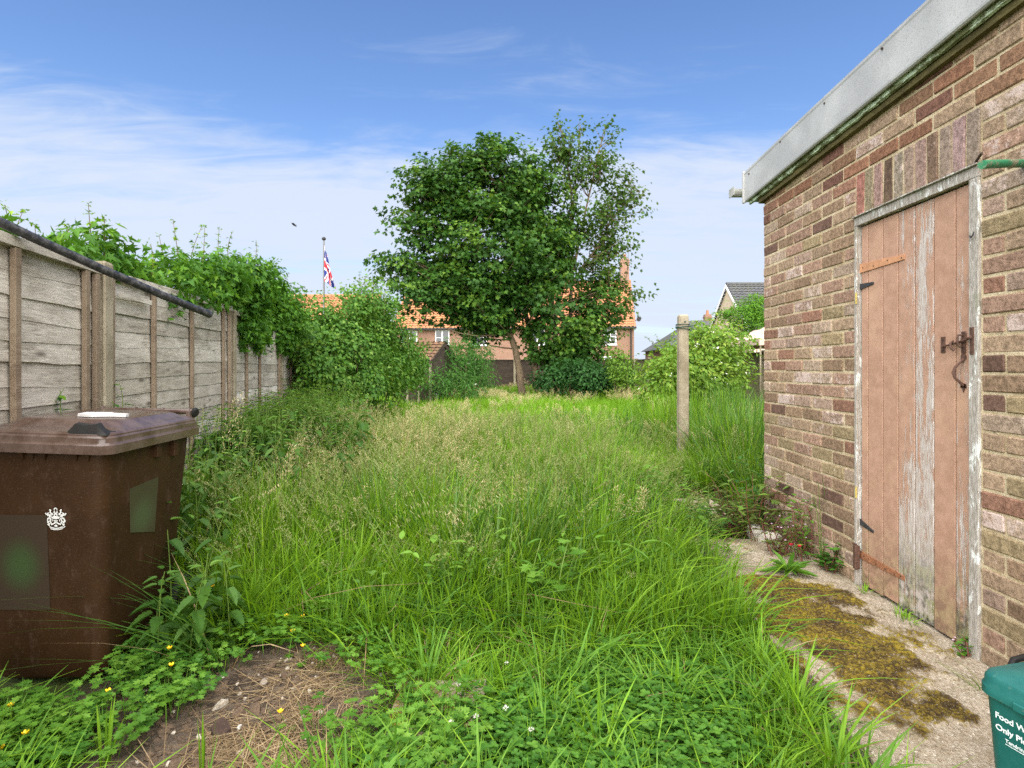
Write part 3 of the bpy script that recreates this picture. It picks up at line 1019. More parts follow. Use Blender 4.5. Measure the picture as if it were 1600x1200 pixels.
tag(pb.build('pole', pm, None, True), 'black metal pole poking in over the grey fence above the brown bin', 'pole')

# ================================================================== brown wheelie bin


def rrect(hx, hy, r, z, cx=0.0, cy=0.0, n=5):
    pts = []
    for (sx, sy, a0) in ((1, 1, 0), (-1, 1, 90), (-1, -1, 180), (1, -1, 270)):
        for k in range(n + 1):
            a = R(a0 + 90 * k / n)
            pts.append((cx + sx * (hx - r) + r * math.cos(a), cy + sy * (hy - r) + r * math.sin(a), z))
    return pts


m, nt, b = new_mat('brown_bin_plastic', (0.04, 0.022, 0.012), 0.5, 0.16)
co = objco(nt)
n1, n2, n3 = noise(nt, co, 3, 5, 0.65), noise(nt, co, 160, 3, 0.7), noise(nt, scaled(nt, co, 1, 1, 0.5), 16, 5, 0.7)
c = mixc(nt, smooth(nt, n1, 0.3, 0.7), (0.026, 0.0115, 0.0045), (0.041, 0.0190, 0.0075))
c = mixc(nt, math_(nt, 'MULTIPLY', smooth(nt, n2, 0.58, 0.70), 0.55), c, (0.095, 0.07, 0.05))
c = mixc(nt, math_(nt, 'MULTIPLY', smooth(nt, n3, 0.54, 0.72), 0.45), c, (0.085, 0.052, 0.034))
nt.links.new(c, b.inputs['Base Color'])
nt.links.new(smooth(nt, n3, 0.3, 0.7, 0.44, 0.64), b.inputs['Roughness'])
set_bump(nt, b, math_(nt, 'ADD', n2, math_(nt, 'MULTIPLY', n1, 0.5)), 0.22, 0.002)
M['bin'] = m
m, nt, b = new_mat('faded_brown_lid', (0.1, 0.06, 0.05), 0.45, 0.5)
n1, n2, n3 = noise(nt, objco(nt), 9, 6, 0.7), noise(nt, objco(nt), 90, 4, 0.7), noise(nt, scaled(nt, objco(nt), 1, 3, 1), 18, 5, 0.7)
c = mixc(nt, smooth(nt, n1, 0.35, 0.65), (0.054, 0.031, 0.022), (0.098, 0.066, 0.053))
c = mixc(nt, math_(nt, 'MULTIPLY', smooth(nt, n2, 0.58, 0.70), 0.5), c, (0.12, 0.09, 0.078))
c = mixc(nt, math_(nt, 'MULTIPLY', smooth(nt, n3, 0.58, 0.72), 0.5), c, (0.028, 0.018, 0.013))
nt.links.new(c, b.inputs['Base Color'])
nt.links.new(smooth(nt, n1, 0.3, 0.7, 0.15, 0.30), b.inputs['Roughness'])
set_bump(nt, b, n2, 0.12, 0.002)
M['lid'] = m
M['blackp'] = simple('black_plastic', (0.012, 0.011, 0.010), 0.6, 0.3, 30, 0.2)
BIN_Z = -0.07
wbin = thing('wheelie_bin', 'tall brown wheelie bin with a white crest, beside the grey fence', 'bin', (-1.868, 2.500, BIN_Z), R(3.5))
wbin.scale = (0.9, 1, 1)
wbin.rotation_euler = (0, R(1.4), R(3.5))


def body_h(z):
    t = z / 0.95
    return 0.232 + 0.044 * t, 0.262 + 0.075 * t


mb = MB()
rings = []
for z in (0.0, 0.02, 0.3, 0.6, 0.86, 0.93, 0.955):
    hx, hy = body_h(z)
    if z == 0.0:
        hx, hy = hx - .015, hy - .015
    rings.append(rrect(hx, hy, 0.055, z))
mb.rings(rings)
body = mb.build('body', M['bin'], wbin, True, local=True)
mb = MB()
for x in (-0.2, -0.06, -0.02, 0.03, 0.16, 0.21):
    hy = body_h(0.93)[1]
    mb.add([(x - .016, -hy, .93), (x + .016, -hy, .93), (x + .016, -hy - .022, .93), (x - .016, -hy - .022, .93), (x, -hy + .002, .875)],
           [(0, 1, 2, 3), (0, 4, 1), (1, 4, 2), (2, 4, 3), (3, 4, 0)])
for (y, h) in ((0.02, .085), (0.16, .10)):
    hx = body_h(0.93)[0]
    mb.box((hx - .006, y - .018, .93 - h), (hx + .018, y + .018, .935))
mb.build('rib', M['bin'], wbin, local=True, bevel=0.003)
mb = MB()
prof = [(0.290, 0.360, 0.918), (0.299, 0.368, 0.918), (0.299, 0.368, 0.952), (0.293, 0.362, 0.957), (0.291, 0.360, 0.962), (0.291, 0.360, 0.980), (0.286, 0.355, 0.985), (0.284, 0.353, 0.987),
        (0.284, 0.353, 0.992), (0.276, 0.345, 1.000), (0.262, 0.325, 1.004), (0.240, 0.285, 1.010), (0.215, 0.245, 1.028), (0.205, 0.235, 1.032)]
rings = []
for i, (hx, hy, z) in enumerate(prof):
    ring = rrect(hx, hy, 0.05 if i < 10 else 0.03, z)
    if i >= 10:       # plateau: corners cut away at the front
        cut = []
        for (x, y, zz) in ring:
            if y < -0.12:
                y += 0.42 * max(0, abs(x) - 0.10)
            cut.append((x, y, zz + 0.03 * (y + 0.3) * 0.25))
        ring = cut
    rings.append(ring)
mb.rings(rings)
lid = mb.build('lid', M['lid'], wbin, True, local=True, bevel=0.0)
lid.rotation_euler = (0, R(1.0), 0)
mb = MB()                                        # lip of the front grip; black colour paints in its hollow's shade
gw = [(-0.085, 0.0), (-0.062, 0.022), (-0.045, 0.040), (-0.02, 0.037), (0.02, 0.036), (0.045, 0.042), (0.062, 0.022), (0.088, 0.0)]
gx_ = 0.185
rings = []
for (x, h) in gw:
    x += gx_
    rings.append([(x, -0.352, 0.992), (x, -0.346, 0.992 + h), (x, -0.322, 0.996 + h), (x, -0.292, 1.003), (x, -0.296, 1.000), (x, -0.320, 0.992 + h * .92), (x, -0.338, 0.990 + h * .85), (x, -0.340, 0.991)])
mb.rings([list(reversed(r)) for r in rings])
mb.build('lid_grip_painted_shade', M['blackp'], lid, True, local=True)
mb = MB()
mb.add([(-0.02, -0.12, 1.0475), (0.05, -0.135, 1.0472), (0.10, -0.09, 1.0480), (0.175, -0.085, 1.048), (0.17, -0.055, 1.0485), (0.08, -0.045, 1.0487), (0.075, -0.02, 1.049), (-0.03, -0.05, 1.0486),
        (-0.02, -0.12, 1.036), (0.05, -0.135, 1.036), (0.10, -0.09, 1.036), (0.175, -0.085, 1.036), (0.17, -0.055, 1.036), (0.08, -0.045, 1.036), (0.075, -0.02, 1.036), (-0.03, -0.05, 1.036)],
       [tuple(range(8))] + [(i, i + 8, (i + 1) % 8 + 8, (i + 1) % 8) for i in range(8)])
mb.build('sticker', simple('torn_white_sticker', (0.55, 0.53, 0.51), 0.6, 0.1, 30, 0), lid, local=True)
mb = MB()
mb.tube([(-0.24, 0.375, 1.022), (0.0, 0.375, 1.022), (0.258, 0.375, 1.022)], 0.0135, 12)
for x in (-0.235, -0.06, 0.09, 0.235):
    mb.tube([(x - .006, 0.375, 1.022), (x + .006, 0.375, 1.022)], 0.019, 12)
for x in (-0.24, 0.25):
    mb.box((x - .01, 0.33, 0.96), (x + .01, 0.385, 1.03))
mb.build('hinge_bar', M['lid'], wbin, True, local=True, bevel=0.002)
mb = MB()
mb.tube([(0.256, 0.375, 1.018), (0.268, 0.375, 1.018), (0.276, 0.372, 1.016)], [0.022, 0.026, 0.018], 12)
mb.build('hinge_cap', M['blackp'], wbin, True, local=True)
for sx in (-1, 1):
    mb = MB()
    c_ = Vector((sx * 0.245, 0.335, 0.10))
    mb.tube([c_ - Vector((.022, 0, 0)), c_ + Vector((.022, 0, 0))], [0.098, 0.098], 20)
    wh_ = mb.build('wheel', M['blackp'], wbin, local=True, bevel=0.006)
    mb = MB()
    mb.tube([c_ - Vector((.025, 0, 0)), c_ + Vector((.025, 0, 0))], 0.055, 16)
    mb.build('rim', M['bin'], wh_, local=True)


def face_y(z):
    return -body_h(z)[1] - 0.0012


# crest printed in white on the front
cr = MB()
CX, CZ, CS = 0.066, 0.655, 0.043      # centre and half height


def ribbon(pts, w):
    for i in range(len(pts) - 1):
        a, c = Vector(pts[i]), Vector(pts[i + 1])
        d = (c - a)
        if d.length < 1e-6:
            continue
        d.normalize()
        nrm = Vector((-d.y, d.x)) * w
        qd = [a + nrm - d * w * .4, a - nrm - d * w * .4, c - nrm + d * w * .4, c + nrm + d * w * .4]
        cr.add([(CX + p.x * CS, face_y(CZ + p.y * CS) - 0.0002 * (len(cr.f) % 7), CZ + p.y * CS) for p in qd], [(0, 1, 2, 3)])


def poly(pts):
    cr.add([(CX + x * CS, face_y(CZ + y * CS) - 0.0016, CZ + y * CS) for x, y in pts], [tuple(range(len(pts) - 1, -1, -1))])


ribbon([(.13 * math.cos(a), .86 + .13 * math.sin(a)) for a in np.linspace(-0.3, 3.5, 10)], .045)
ribbon([(-.1, .72), (-.16, .58), (0, .52), (.16, .58), (.12, .74)], .05)
ribbon([(.14 * math.cos(a), .32 + .13 * math.sin(a)) for a in np.linspace(0, 5.4, 12)], .06)
poly([(-.42, .15), (-.30, .02), (0, -.02), (.30, .02), (.42, .15), (.2, .26), (0, .2), (-.2, .26)])
for s in (-1, 1):
    ribbon([(s * .58, .84), (s * .46, .80), (s * .52, .62), (s * .42, .50), (s * .30, .46)], .06)
    ribbon([(s * .30, .42), (s * .50, .34), (s * .68, .40), (s * .60, .22), (s * .42, .20)], .06)
    ribbon([(s * .66, .56), (s * .82, .46), (s * .74, .30), (s * .92, .42), (s * .98, .52)], .05)
    ribbon([(s * .58, .10), (s * .78, .02), (s * .86, -.18), (s * .74, -.34), (s * .66, -.22)], .07)
    ribbon([(s * .48, .06), (s * .56, -.16), (s * .48, -.42)], .06)
    ribbon([(s * .60, -.46), (s * .78, -.50), (s * .66, -.62)], .06)
    ribbon([(s * .36, -.03), (s * .34, -.22)], .035)
poly([(-.20, -.10), (.20, -.10), (.20, -.18), (-.20, -.18)])
poly([(-.18, -.22), (.18, -.22), (.16, -.32), (-.16, -.32)])
ribbon([(-.44, -.52), (0, -.34), (.44, -.52)], .06)
poly([(0, -.50), (.2, -.66), (0, -.74), (-.2, -.66)])
ribbon([(-.62, -.74), (-.3, -.84), (0, -.88), (.3, -.84), (.62, -.72)], .045)
ribbon([(-.52, -.90), (-.2, -.99), (.2, -.99), (.56, -.90)], .04)
ribbon([(.60, -.84), (.86, -.70)], .035)
cr.build('crest', simple('white_print', (0.66, 0.66, 0.64), 0.6, 0.15, 60, 0), body, local=True)
# labels on the bin, smeared beyond reading
m, nt, b = new_mat('faded_green_label', (0.08, 0.1, 0.05), 0.85, 0.15)
gco = N(nt, 'ShaderNodeTexCoord').outputs['Generated']
gr = N(nt, 'ShaderNodeVectorMath', {0: gco, 1: (0.5, 0.5, 0.47)}, operation='DISTANCE').outputs['Value']
nt.links.new(mixc(nt, smooth(nt, gr, 0.05, 0.50), (0.034, 0.060, 0.020), (0.038, 0.026, 0.016)), b.inputs['Base Color'])
M['label'] = m


def label_quad(name, pts, th=(0, -0.002, 0)):
    mb = MB()
    t = Vector(th)
    a = [Vector(p) for p in pts]
    n = len(a)
    mb.add(a + [p + t for p in a], [tuple(range(n)), tuple(range(2 * n - 1, n - 1, -1))] + [(i, (i + 1) % n, (i + 1) % n + n, i + n) for i in range(n)])
    return mb.build(name, M['label'], body, local=True)


label_quad('label', [(-.20, face_y(.67), .67), (-.20, face_y(.29), .29), (.030, face_y(.29), .29), (.030, face_y(.67), .67)])
m2_ = M['label']
m, nt, b = new_mat('pale_green_label', (0.115, 0.135, 0.07), 0.9, 0.1)
gco = N(nt, 'ShaderNodeTexCoord').outputs['Generated']
gr = N(nt, 'ShaderNodeVectorMath', {0: gco, 1: (0.5, 0.5, 0.4)}, operation='DISTANCE').outputs['Value']
nt.links.new(mixc(nt, smooth(nt, gr, 0.1, 0.6), (0.060, 0.078, 0.032), (0.052, 0.050, 0.022)), b.inputs['Base Color'])
M['label'] = m


def side_x(z):
    return body_h(z)[0] + 0.0012


label_quad('label', [(side_x(.74), -.16, .74), (side_x(.55), -.135, .55), (side_x(.50), 0.05, .50), (side_x(.75), 0.05, .75)], (0.002, 0, 0))

# ================================================================== green food caddy
m, nt, b = new_mat('teal_plastic', (0.01, 0.085, 0.075), 0.5, 0.4)
co = objco(nt)
n1, n2, n3 = noise(nt, co, 9, 5, 0.65), noise(nt, co, 220, 3, 0.7), noise(nt, co, 45, 5, 0.75)
c = mixc(nt, smooth(nt, n1, 0.3, 0.7), (0.009, 0.092, 0.082), (0.016, 0.125, 0.108))
c = mixc(nt, math_(nt, 'MULTIPLY', smooth(nt, n3, 0.60, 0.72), 0.5), c, (0.12, 0.17, 0.13))
c = mixc(nt, math_(nt, 'MULTIPLY', smooth(nt, n2, 0.64, 0.74), 0.5), c, (0.14, 0.22, 0.19))
nt.links.new(c, b.inputs['Base Color'])
nt.links.new(smooth(nt, n1, 0.3, 0.7, 0.38, 0.56), b.inputs['Roughness'])
set_bump(nt, b, n2, 0.2, 0.001)
M['teal'] = m
CAD_A = R(13.9)
caddy = thing('food_caddy', 'teal green food waste caddy with white lettering on the concrete path', 'food bin', (1.378, 1.268, 0.008), CAD_A)


def cad_h(z):
    t = z / 0.37
    return 0.134 + 0.020 * t, 0.177 + 0.020 * t


mb = MB()
mb.rings([rrect(cad_h(z)[0] - (0.01 if z == 0 else 0), cad_h(z)[1] - (0.01 if z == 0 else 0), 0.035, z) for z in (0.0, 0.012, 0.19, 0.355)])
cb = mb.build('body', M['teal'], caddy, True, local=True)
mb = MB()
pr = [(0.152, 0.190, .352), (0.163, 0.204, .350), (0.1655, 0.2065, .353), (0.1655, 0.2065, .372), (0.162, 0.203, .378), (0.1615, 0.2025, .392), (0.157, 0.198, .401), (0.147, 0.188, .406), (0.132, 0.172, .408), (0.127, 0.167, .4115), (0.08, 0.12, .413)]
mb.rings([rrect(a, c_, 0.045, z, n=7) for a, c_, z in pr])
cl_ = mb.build('lid', M['teal'], caddy, True, local=True)
mb = MB()
mb.box((-0.166, -0.10, .352), (-0.174, 0.11, .372))
mb.box((-0.10, -0.13, .412), (-0.085, 0.09, .418))
mb.build('lid_catch', M['teal'], cl_, local=True, bevel=0.003)
mb = MB()
mb.tube([(-0.06, 0.20, .37), (-0.02, 0.212, .40), (0.06, 0.214, .405), (0.13, 0.20, .37)], 0.008, 8)
mb.build('carry_handle', M['blackp'], caddy, True, local=True)
M['print'] = simple('white_lettering', (0.74, 0.78, 0.76), 0.6, 0.06, 40, 0)


def lettering(txt, y, z, size, bold):
    cu = bpy.data.curves.new('lettering', 'FONT')
    cu.body = txt
    cu.size = size
    cu.offset = bold
    cu.extrude = 0.0002
    tmp = bpy.data.objects.new('lettering', cu)
    COL.objects.link(tmp)
    me = bpy.data.meshes.new_from_object(tmp.evaluated_get(bpy.context.evaluated_depsgraph_get()))
    bpy.data.objects.remove(tmp)
    o = link('lettering', me, M['print'], cb, local=True)
    slope = 0.020 / 0.37
    up = Vector((-slope, 0, 1)).normalized()
    xa = Vector((0, -1, 0))
    za = xa.cross(up)
    mt = Matrix((xa, up, za)).transposed().to_4x4()
    mt.translation = Vector((-cad_h(z)[0] - 0.0006, y, z))
    o.matrix_basis = mt
    return o


lettering('Food Waste', 0.163, 0.302, 0.0200, 0.0005)
lettering('Only Please', 0.163, 0.273, 0.0200, 0.0005)
lettering('Tendring', 0.142, 0.252, 0.0125, 0.0002)
mb = MB()
mb.box((-cad_h(.248)[0] - 0.0010, 0.088, 0.2470), (-cad_h(.248)[0] + .001, 0.142, 0.2480))
mb.build('underline', M['print'], cb, local=True)

# ================================================================== concrete post on the right
pp = P(1067, 725, 7.27)
post = thing('concrete_post', 'lone concrete post standing in the long grass left of the brick shed', 'post', (pp.x, pp.y, -0.1))
mb = MB()
rings = []
for z in (-0.3, 0.0, 0.5, 1.0, 1.5, 1.935):
    w_ = 0.067 - 0.003 * z
    ch = 0.018
    rings.append([(w_ - ch, -w_, z), (w_, -w_ + ch, z), (w_, w_ - ch, z), (w_ - ch, w_, z), (-w_ + ch, w_, z), (-w_, w_ - ch, z), (-w_, -w_ + ch, z), (-w_ + ch, -w_, z)])
rings.append([(x * 0.82, y * 0.82, 1.955) for (x, y, z) in rings[-1]])
mb.rings(rings)
mb.build('shaft', M['concrete'], post, local=True)
M['wire'] = simple('green_wire', (0.02, 0.05, 0.035), 0.6, 0.3, 30, 0)
mb = MB()
for (z, tlt) in ((1.80, .01), (1.775, -.012), (1.83, .0)):
    ring = [(0.083 * math.cos(a) * 1.05, 0.083 * math.sin(a) * 1.05, z + tlt * math.cos(a)) for a in np.linspace(0, 2 * math.pi, 17)]
    mb.tube(ring, 0.006, 6, False)
mb.tube([(0.075, -0.05, 1.80), (0.10, -0.07, 1.82), (0.095, -0.09, 1.78), (0.07, -0.08, 1.74)], 0.006, 6)
mb.tube([(-0.08, -0.05, 1.80), (-0.11, -0.06, 1.79), (-0.10, -0.07, 1.83)], 0.006, 6)
mb.tube([(0.0, -0.085, 1.86), (0.0, -0.10, 1.86)], 0.012, 8)
mb.build('wire', M['wire'], post, True, local=True)

# ================================================================== bird
bd = thing('bird', 'tiny dark bird flying in the pale sky above the vine', 'bird', P(459, 351, 25))
mb = MB()
mb.tube([(-0.11, 0, 0.09), (-0.07, 0, 0.055), (-0.01, 0, 0.005), (0.06, 0, -0.045), (0.10, 0, -0.075), (0.125, 0, -0.09)], [0.004, 0.028, 0.042, 0.032, 0.016, 0.012], 8)
M['bird'] = simple('dark_feather', (0.02, 0.02, 0.022), 0.8, 0.3, 30, 0)
mb.build('body', M['bird'], bd, True, local=True)
for s in (-1, 1):
    mb = MB()
    pts = [(-0.05, 0, 0.045), (0.03, 0, -0.01), (0.09, s * 0.10, -0.01), (0.07, s * 0.16, 0.03), (-0.02, s * 0.11, 0.05)]
    mb.add(pts + [(x, y, z - 0.006) for x, y, z in pts], [(0, 1, 2, 3, 4), (9, 8, 7, 6, 5)] + [(i, i + 5, (i + 1) % 5 + 5, (i + 1) % 5) for i in range(5)])
    mb.build('wing', M['bird'], bd, local=True)

# ================================================================== houses behind


def tile_roof(mb, o, ux, vx, W, L, row, colw, amp, lift, seed=0):
    """pantiles: stepped rows with a wave across, from the eave (o) up the slope"""
    ux, vx = Vector(ux).normalized(), Vector(vx).normalized()
    nn = ux.cross(vx).normalized()
    nc = max(2, int(W / colw)) * 4
    nr = max(1, int(L / row))
    rr = random.Random(seed)
    base = len(mb.v)
    vs, fs = [], []
    for r_ in range(nr):
        a, c = L * r_ / nr, L * (r_ + 1) / nr + 0.02
        for (d, h) in ((a, lift), (c, 0.0)):
            for k in range(nc + 1):
                x = W * k / nc
                w_ = amp * math.sin(2 * math.pi * k / 4 + 0.6)
                vs.append(Vector(o) + ux * x + vx * d + nn * (h + w_ + rr.uniform(-.006, .006)))
        b0 = r_ * 2 * (nc + 1)
        for k in range(nc):
            fs.append((b0 + k, b0 + k + 1, b0 + nc + 1 + k + 1, b0 + nc + 1 + k))
    mb.add(vs, fs)


def roof_mat(name, a, c2, moss, amt):
    m, nt, b = new_mat(name, a, 0.85, 0.2)
    co = objco(nt)
    n1, n2 = noise(nt, co, 0.6, 6, 0.7), noise(nt, co, 6, 4, 0.7)
    c = mixc(nt, smooth(nt, n2, 0.3, 0.7), a, c2)
    c = mixc(nt, math_(nt, 'MULTIPLY', smooth(nt, n1, 0.42, 0.62), amt), c, moss)
    nt.links.new(c, b.inputs['Base Color'])
    return m


M['pantile'] = roof_mat('orange_pantiles', (0.29, 0.115, 0.058), (0.43, 0.195, 0.100), (0.33, 0.19, 0.06), 0.4)
M['slate'] = roof_mat('dark_roof_tiles', (0.055, 0.057, 0.062), (0.095, 0.095, 0.10), (0.10, 0.10, 0.05), 0.3)
m, nt, b = new_mat('red_house_brick', (0.4, 0.2, 0.13), 0.9, 0.15)
co = objco(nt)
mp = N(nt, 'ShaderNodeMapping', {'Vector': co, 'Rotation': (R(90), 0, 0)})
bt = N(nt, 'ShaderNodeTexBrick', {'Vector': mp.outputs[0], 'Color1': (0.25, 0.118, 0.075, 1), 'Color2': (0.19, 0.080, 0.052, 1), 'Mortar': (0.29, 0.225, 0.165, 1), 'Scale': 1.0, 'Mortar Size': 0.012, 'Brick Width': 0.225, 'Row Height': 0.075})
nt.links.new(bt.outputs['Color'], b.inputs['Base Color'])
M['hbrick'] = m
M['render'] = simple('cream_render', (0.52, 0.43, 0.31), 0.9, 0.08, 3, 0.1)
M['white'] = simple('white_plastic', (0.75, 0.75, 0.73), 0.5, 0.05, 20, 0)
m, nt, b = new_mat('window_glass', (0.03, 0.035, 0.04), 0.08, 0.6)
M['glass'] = m
M['gutterb'] = simple('dark_gutter', (0.03, 0.028, 0.026), 0.6, 0.2, 10, 0)


def window(house, x0, x1, z0, z1, y, bars=1, tr=1):
    mb = MB()
    f = 0.075
    mb.box((x0, y - 0.05, z0), (x0 + f, y + 0.05, z1))
    mb.box((x1 - f, y - 0.05, z0), (x1, y + 0.05, z1))
    mb.box((x0 + f, y - 0.049, z0), (x1 - f, y + 0.05, z0 + f))
    mb.box((x0 + f, y - 0.049, z1 - f), (x1 - f, y + 0.05, z1))
    for k in range(bars):
        xm = x0 + (x1 - x0) * (k + 1) / (bars + 1)
        mb.box((xm - 0.06, y - 0.048, z0 + f), (xm + 0.06, y + 0.05, z1 - f))
    for k in range(tr):
        zm = z0 + (z1 - z0) * (k + 1) / (tr + 1)
        mb.box((x0 + f, y - 0.03, zm - 0.02), (x1 - f, y + 0.04, zm + 0.02))
    mb.box((x0 - 0.06, y - 0.09, z0 - 0.06), (x1 + 0.06, y + 0.04, z0 - 0.001))
    w_ = mb.build('window', M['white'], house, local=True)
    mb = MB()
    mb.box((x0 + f * .5, y + 0.0, z0 + f * .5), (x1 - f * .5, y + 0.01, z1 - f * .5))
    mb.build('pane', M['glass'], w_, local=True)


def gable_house(name, label, loc, rz, W, D, eave, ridge, wall, roofm, gut=True, colw=0.30, barge=None, over=0.35):
    h = thing(name, label, 'house', loc, rz)
    mb = MB()
    mb.add([(-W / 2, 0, -.3), (W / 2, 0, -.3), (W / 2, D, -.3), (-W / 2, D, -.3), (-W / 2, 0, eave), (W / 2, 0, eave), (W / 2, D, eave), (-W / 2, D, eave), (-W / 2, D / 2, ridge - .12), (W / 2, D / 2, ridge - .12)],
           [(0, 1, 5, 4), (1, 2, 6, 9, 5), (2, 3, 7, 6), (3, 0, 4, 8, 7), (4, 5, 9, 8), (7, 8, 9, 6)])
    mb.build('wall', wall, h, local=True)
    ov = over
    sl = Vector((0, D / 2 + ov, (ridge - eave) * (1 + ov / (D / 2))))
    mb = MB()
    for s in (1, -1):
        yo = -ov if s == 1 else D + ov
        o = Vector((-W / 2 - .12 if s == 1 else W / 2 + .12, yo, eave - (ridge - eave) * ov / (D / 2) + .06))
        tile_roof(mb, o, (s, 0, 0), (0, s * sl.y, sl.z), W + .24, sl.length, 0.32, colw, 0.035, 0.05, s + 3)
    mb.tube([(-W / 2 - .12, D / 2, ridge + .06), (W / 2 + .12, D / 2, ridge + .06)], 0.13, 8)
    for x in (-W / 2 - .12, W / 2 + .10):
        for s in (1, -1):
            y0, y1 = (-ov, D / 2) if s == 1 else (D + ov, D / 2)
            z0 = eave - (ridge - eave) * ov / (D / 2)
            mb.add([(x, y0, z0 - .14), (x, y1, ridge - .14), (x, y1, ridge + .06), (x, y0, z0 + .06), (x + .02, y0, z0 - .14), (x + .02, y1, ridge - .14), (x + .02, y1, ridge + .06), (x + .02, y0, z0 + .06)],
                   [(0, 1, 2, 3), (7, 6, 5, 4), (0, 4, 5, 1), (3, 2, 6, 7), (0, 3, 7, 4)])
    mb.build('roof', roofm, h, local=True)
    if barge:
        mb = MB()
        for x in (-W / 2 - .17,):
            for s in (1, -1):
                y0, y1 = (-ov, D / 2) if s == 1 else (D + ov, D / 2)
                z0 = eave - (ridge - eave) * ov / (D / 2)
                mb.add([(x, y0, z0 - .22), (x, y1, ridge - .22), (x, y1, ridge + .03), (x, y0, z0 + .03), (x + .03, y0, z0 - .22), (x + .03, y1, ridge - .22), (x + .03, y1, ridge + .03), (x + .03, y0, z0 + .03)],
                       [(0, 1, 2, 3), (7, 6, 5, 4), (0, 4, 5, 1), (3, 2, 6, 7), (0, 3, 7, 4), (1, 5, 6, 2)])
        mb.build('barge_board', barge, h, local=True)
    if gut:
        z0 = eave - (ridge - eave) * ov / (D / 2)
        mb = MB()
        mb.box((-W / 2 - .1, -ov + .02, z0 - .10), (W / 2 + .1, -.02, z0 - .0))
        mb.build('soffit', M['white'], h, local=True)
        mb = MB()
        mb.tube([(-W / 2 - .15, -ov - .05, z0 - .02), (W / 2 + .15, -ov - .05, z0 - .02)], 0.075, 8)
        mb.tube([(W / 2 - .25, -.09, z0 - .1), (W / 2 - .25, -.09, 0)], 0.06, 8)
        mb.build('gutter', M['gutterb'], h, local=True)
    return h


def chimney(h, x, y, z0, z1, w_, d, mat):
    mb = MB()
    mb.box((x - w_ / 2, y - d / 2, z0), (x + w_ / 2, y + d / 2, z1 - .35))
    mb.box((x - w_ / 2 - .05, y - d / 2 - .05, z1 - .3495), (x + w_ / 2 + .05, y + d / 2 + .05, z1 - .2))
    mb.box((x - w_ / 2 - .001, y - d / 2 - .001, z1 - .1995), (x + w_ / 2 + .001, y + d / 2 + .001, z1))
    ch = mb.build('chimney', mat, h, local=True)
    mb = MB()
    mb.tube([(x, y, z1), (x, y, z1 + .3), (x, y, z1 + .42)], [.15, .12, .13], 10)
    mb.build('chimney_pot', M['pantile'], ch, True, local=True)


hs_ = gable_house('brick_house', 'red brick house with a long orange pantile roof behind the big tree', (-0.1, 46.3, 0), R(-7), 19.9, 9.0, 4.72, 8.75, M['hbrick'], M['pantile'])
for (x0, x1, bars) in ((-9.3, -7.9, 1), (-6.35, -5.15, 1), (-3.2, -2.0, 1), (1.6, 2.8, 1), (7.55, 8.55, 1)):
    window(hs_, x0, x1, 3.05, 4.34, -0.02, bars, 1)
for (x0, x1) in ((-6.2, -4.8), (2.0, 3.4), (7.0, 8.2)):
    window(hs_, x0, x1, 0.9, 2.1, -0.02, 1, 1)
chimney(hs_, 9.55, 4.5, 8.2, 10.75, 0.72, 0.55, M['hbrick'])
mb = MB()
mb.tube([(9.95, -.3, 4.95), (10.30, -.35, 5.0)], [0.03, 0.03], 6)
mb.tube([(10.28, -.42, 5.05), (10.32, -.36, 5.05), (10.36, -.32, 5.05)], [0.2, 0.15, 0.03], 12)
mb.build('satellite_dish', M['gutterb'], hs_, True, local=True)
hl_ = gable_house('brick_house', 'house showing only its orange roof ridge above the ivy and flag', (-15.0, 42.0, 0), R(-2), 7.9, 8.6, 4.5, 7.05, M['hbrick'], M['pantile'])
window(hl_, -2, -0.8, 3.0, 4.2, -0.02)
hr_ = gable_house('rendered_house', 'cream rendered house with a dark tiled roof beside the brick shed', (21.0, 36.2, 0), 0, 11.2, 8.0, 3.6, 7.1, M['render'], M['slate'], True, 0.28, M['white'], 0.2)
window(hr_, -4.0, -2.8, 1.2, 2.4, -0.02)
lb = thing('bungalow', 'low dark-roofed bungalow with a small brick chimney behind the right-hand bush', 'house', (19.2, 52.0, 0))
mb = MB()
mb.box((-5.0, 0, -.3), (5.0, 8, 2.95))
mb.build('wall', M['hbrick'], lb, local=True)
mb = MB()
mb.add([(-5.4, -.4, 2.9), (5.4, -.4, 2.9), (5.4, 8.4, 2.9), (-5.4, 8.4, 2.9), (-1.4, 4, 5.9), (1.4, 4, 5.9)], [(0, 1, 5, 4), (1, 2, 5), (2, 3, 4, 5), (3, 0, 4), (0, 3, 2, 1)])
mb.build('roof', M['slate'], lb, local=True)
chimney(lb, 0.3, 4.2, 5.2, 6.5, 0.62, 0.6, M['hbrick'])

# ================================================================== flag
fl = thing('flagpole', 'white flagpole rising behind the ivy with a limp flag', 'flagpole', P(506, 560, 24.0).xy.to_3d())
fz = P(506, 371, 24.0).z
mb = MB()
mb.tube([(0, 0, 0), (0, 0, fz - .12)], [0.045, 0.032], 10)
mb.cur = 1
mb.tube([(0, 0, fz - .12), (0, 0, fz - .08), (0, 0, fz - .03), (0, 0, fz + .02)], [0.05, 0.085, 0.085, 0.03], 10)
mb.build('mast', [simple('grey_white_pole', (0.16, 0.16, 0.16), 0.5, 0.1, 10, 0), M['gutterb']], fl, True, local=True)


def union(u, v):
    """0 blue, 1 white, 2 red; u along the fly (0..2), v up the hoist (0..1)"""
    x, y = u - 1.0, v - 0.5
    if abs(x) < 0.1 or abs(y) < 0.1:
        return 2
    if abs(x) < 0.167 or abs(y) < 0.167:
        return 1
    d = (abs(y) * 2 - abs(x)) / 2.236
    side = 1 if x * y > 0 else -1
    dd = d * side * (1 if x > 0 else -1)
    if 0 <= dd < 0.067:
        return 2
    if abs(d) < 0.1:
        return 1
    return 0


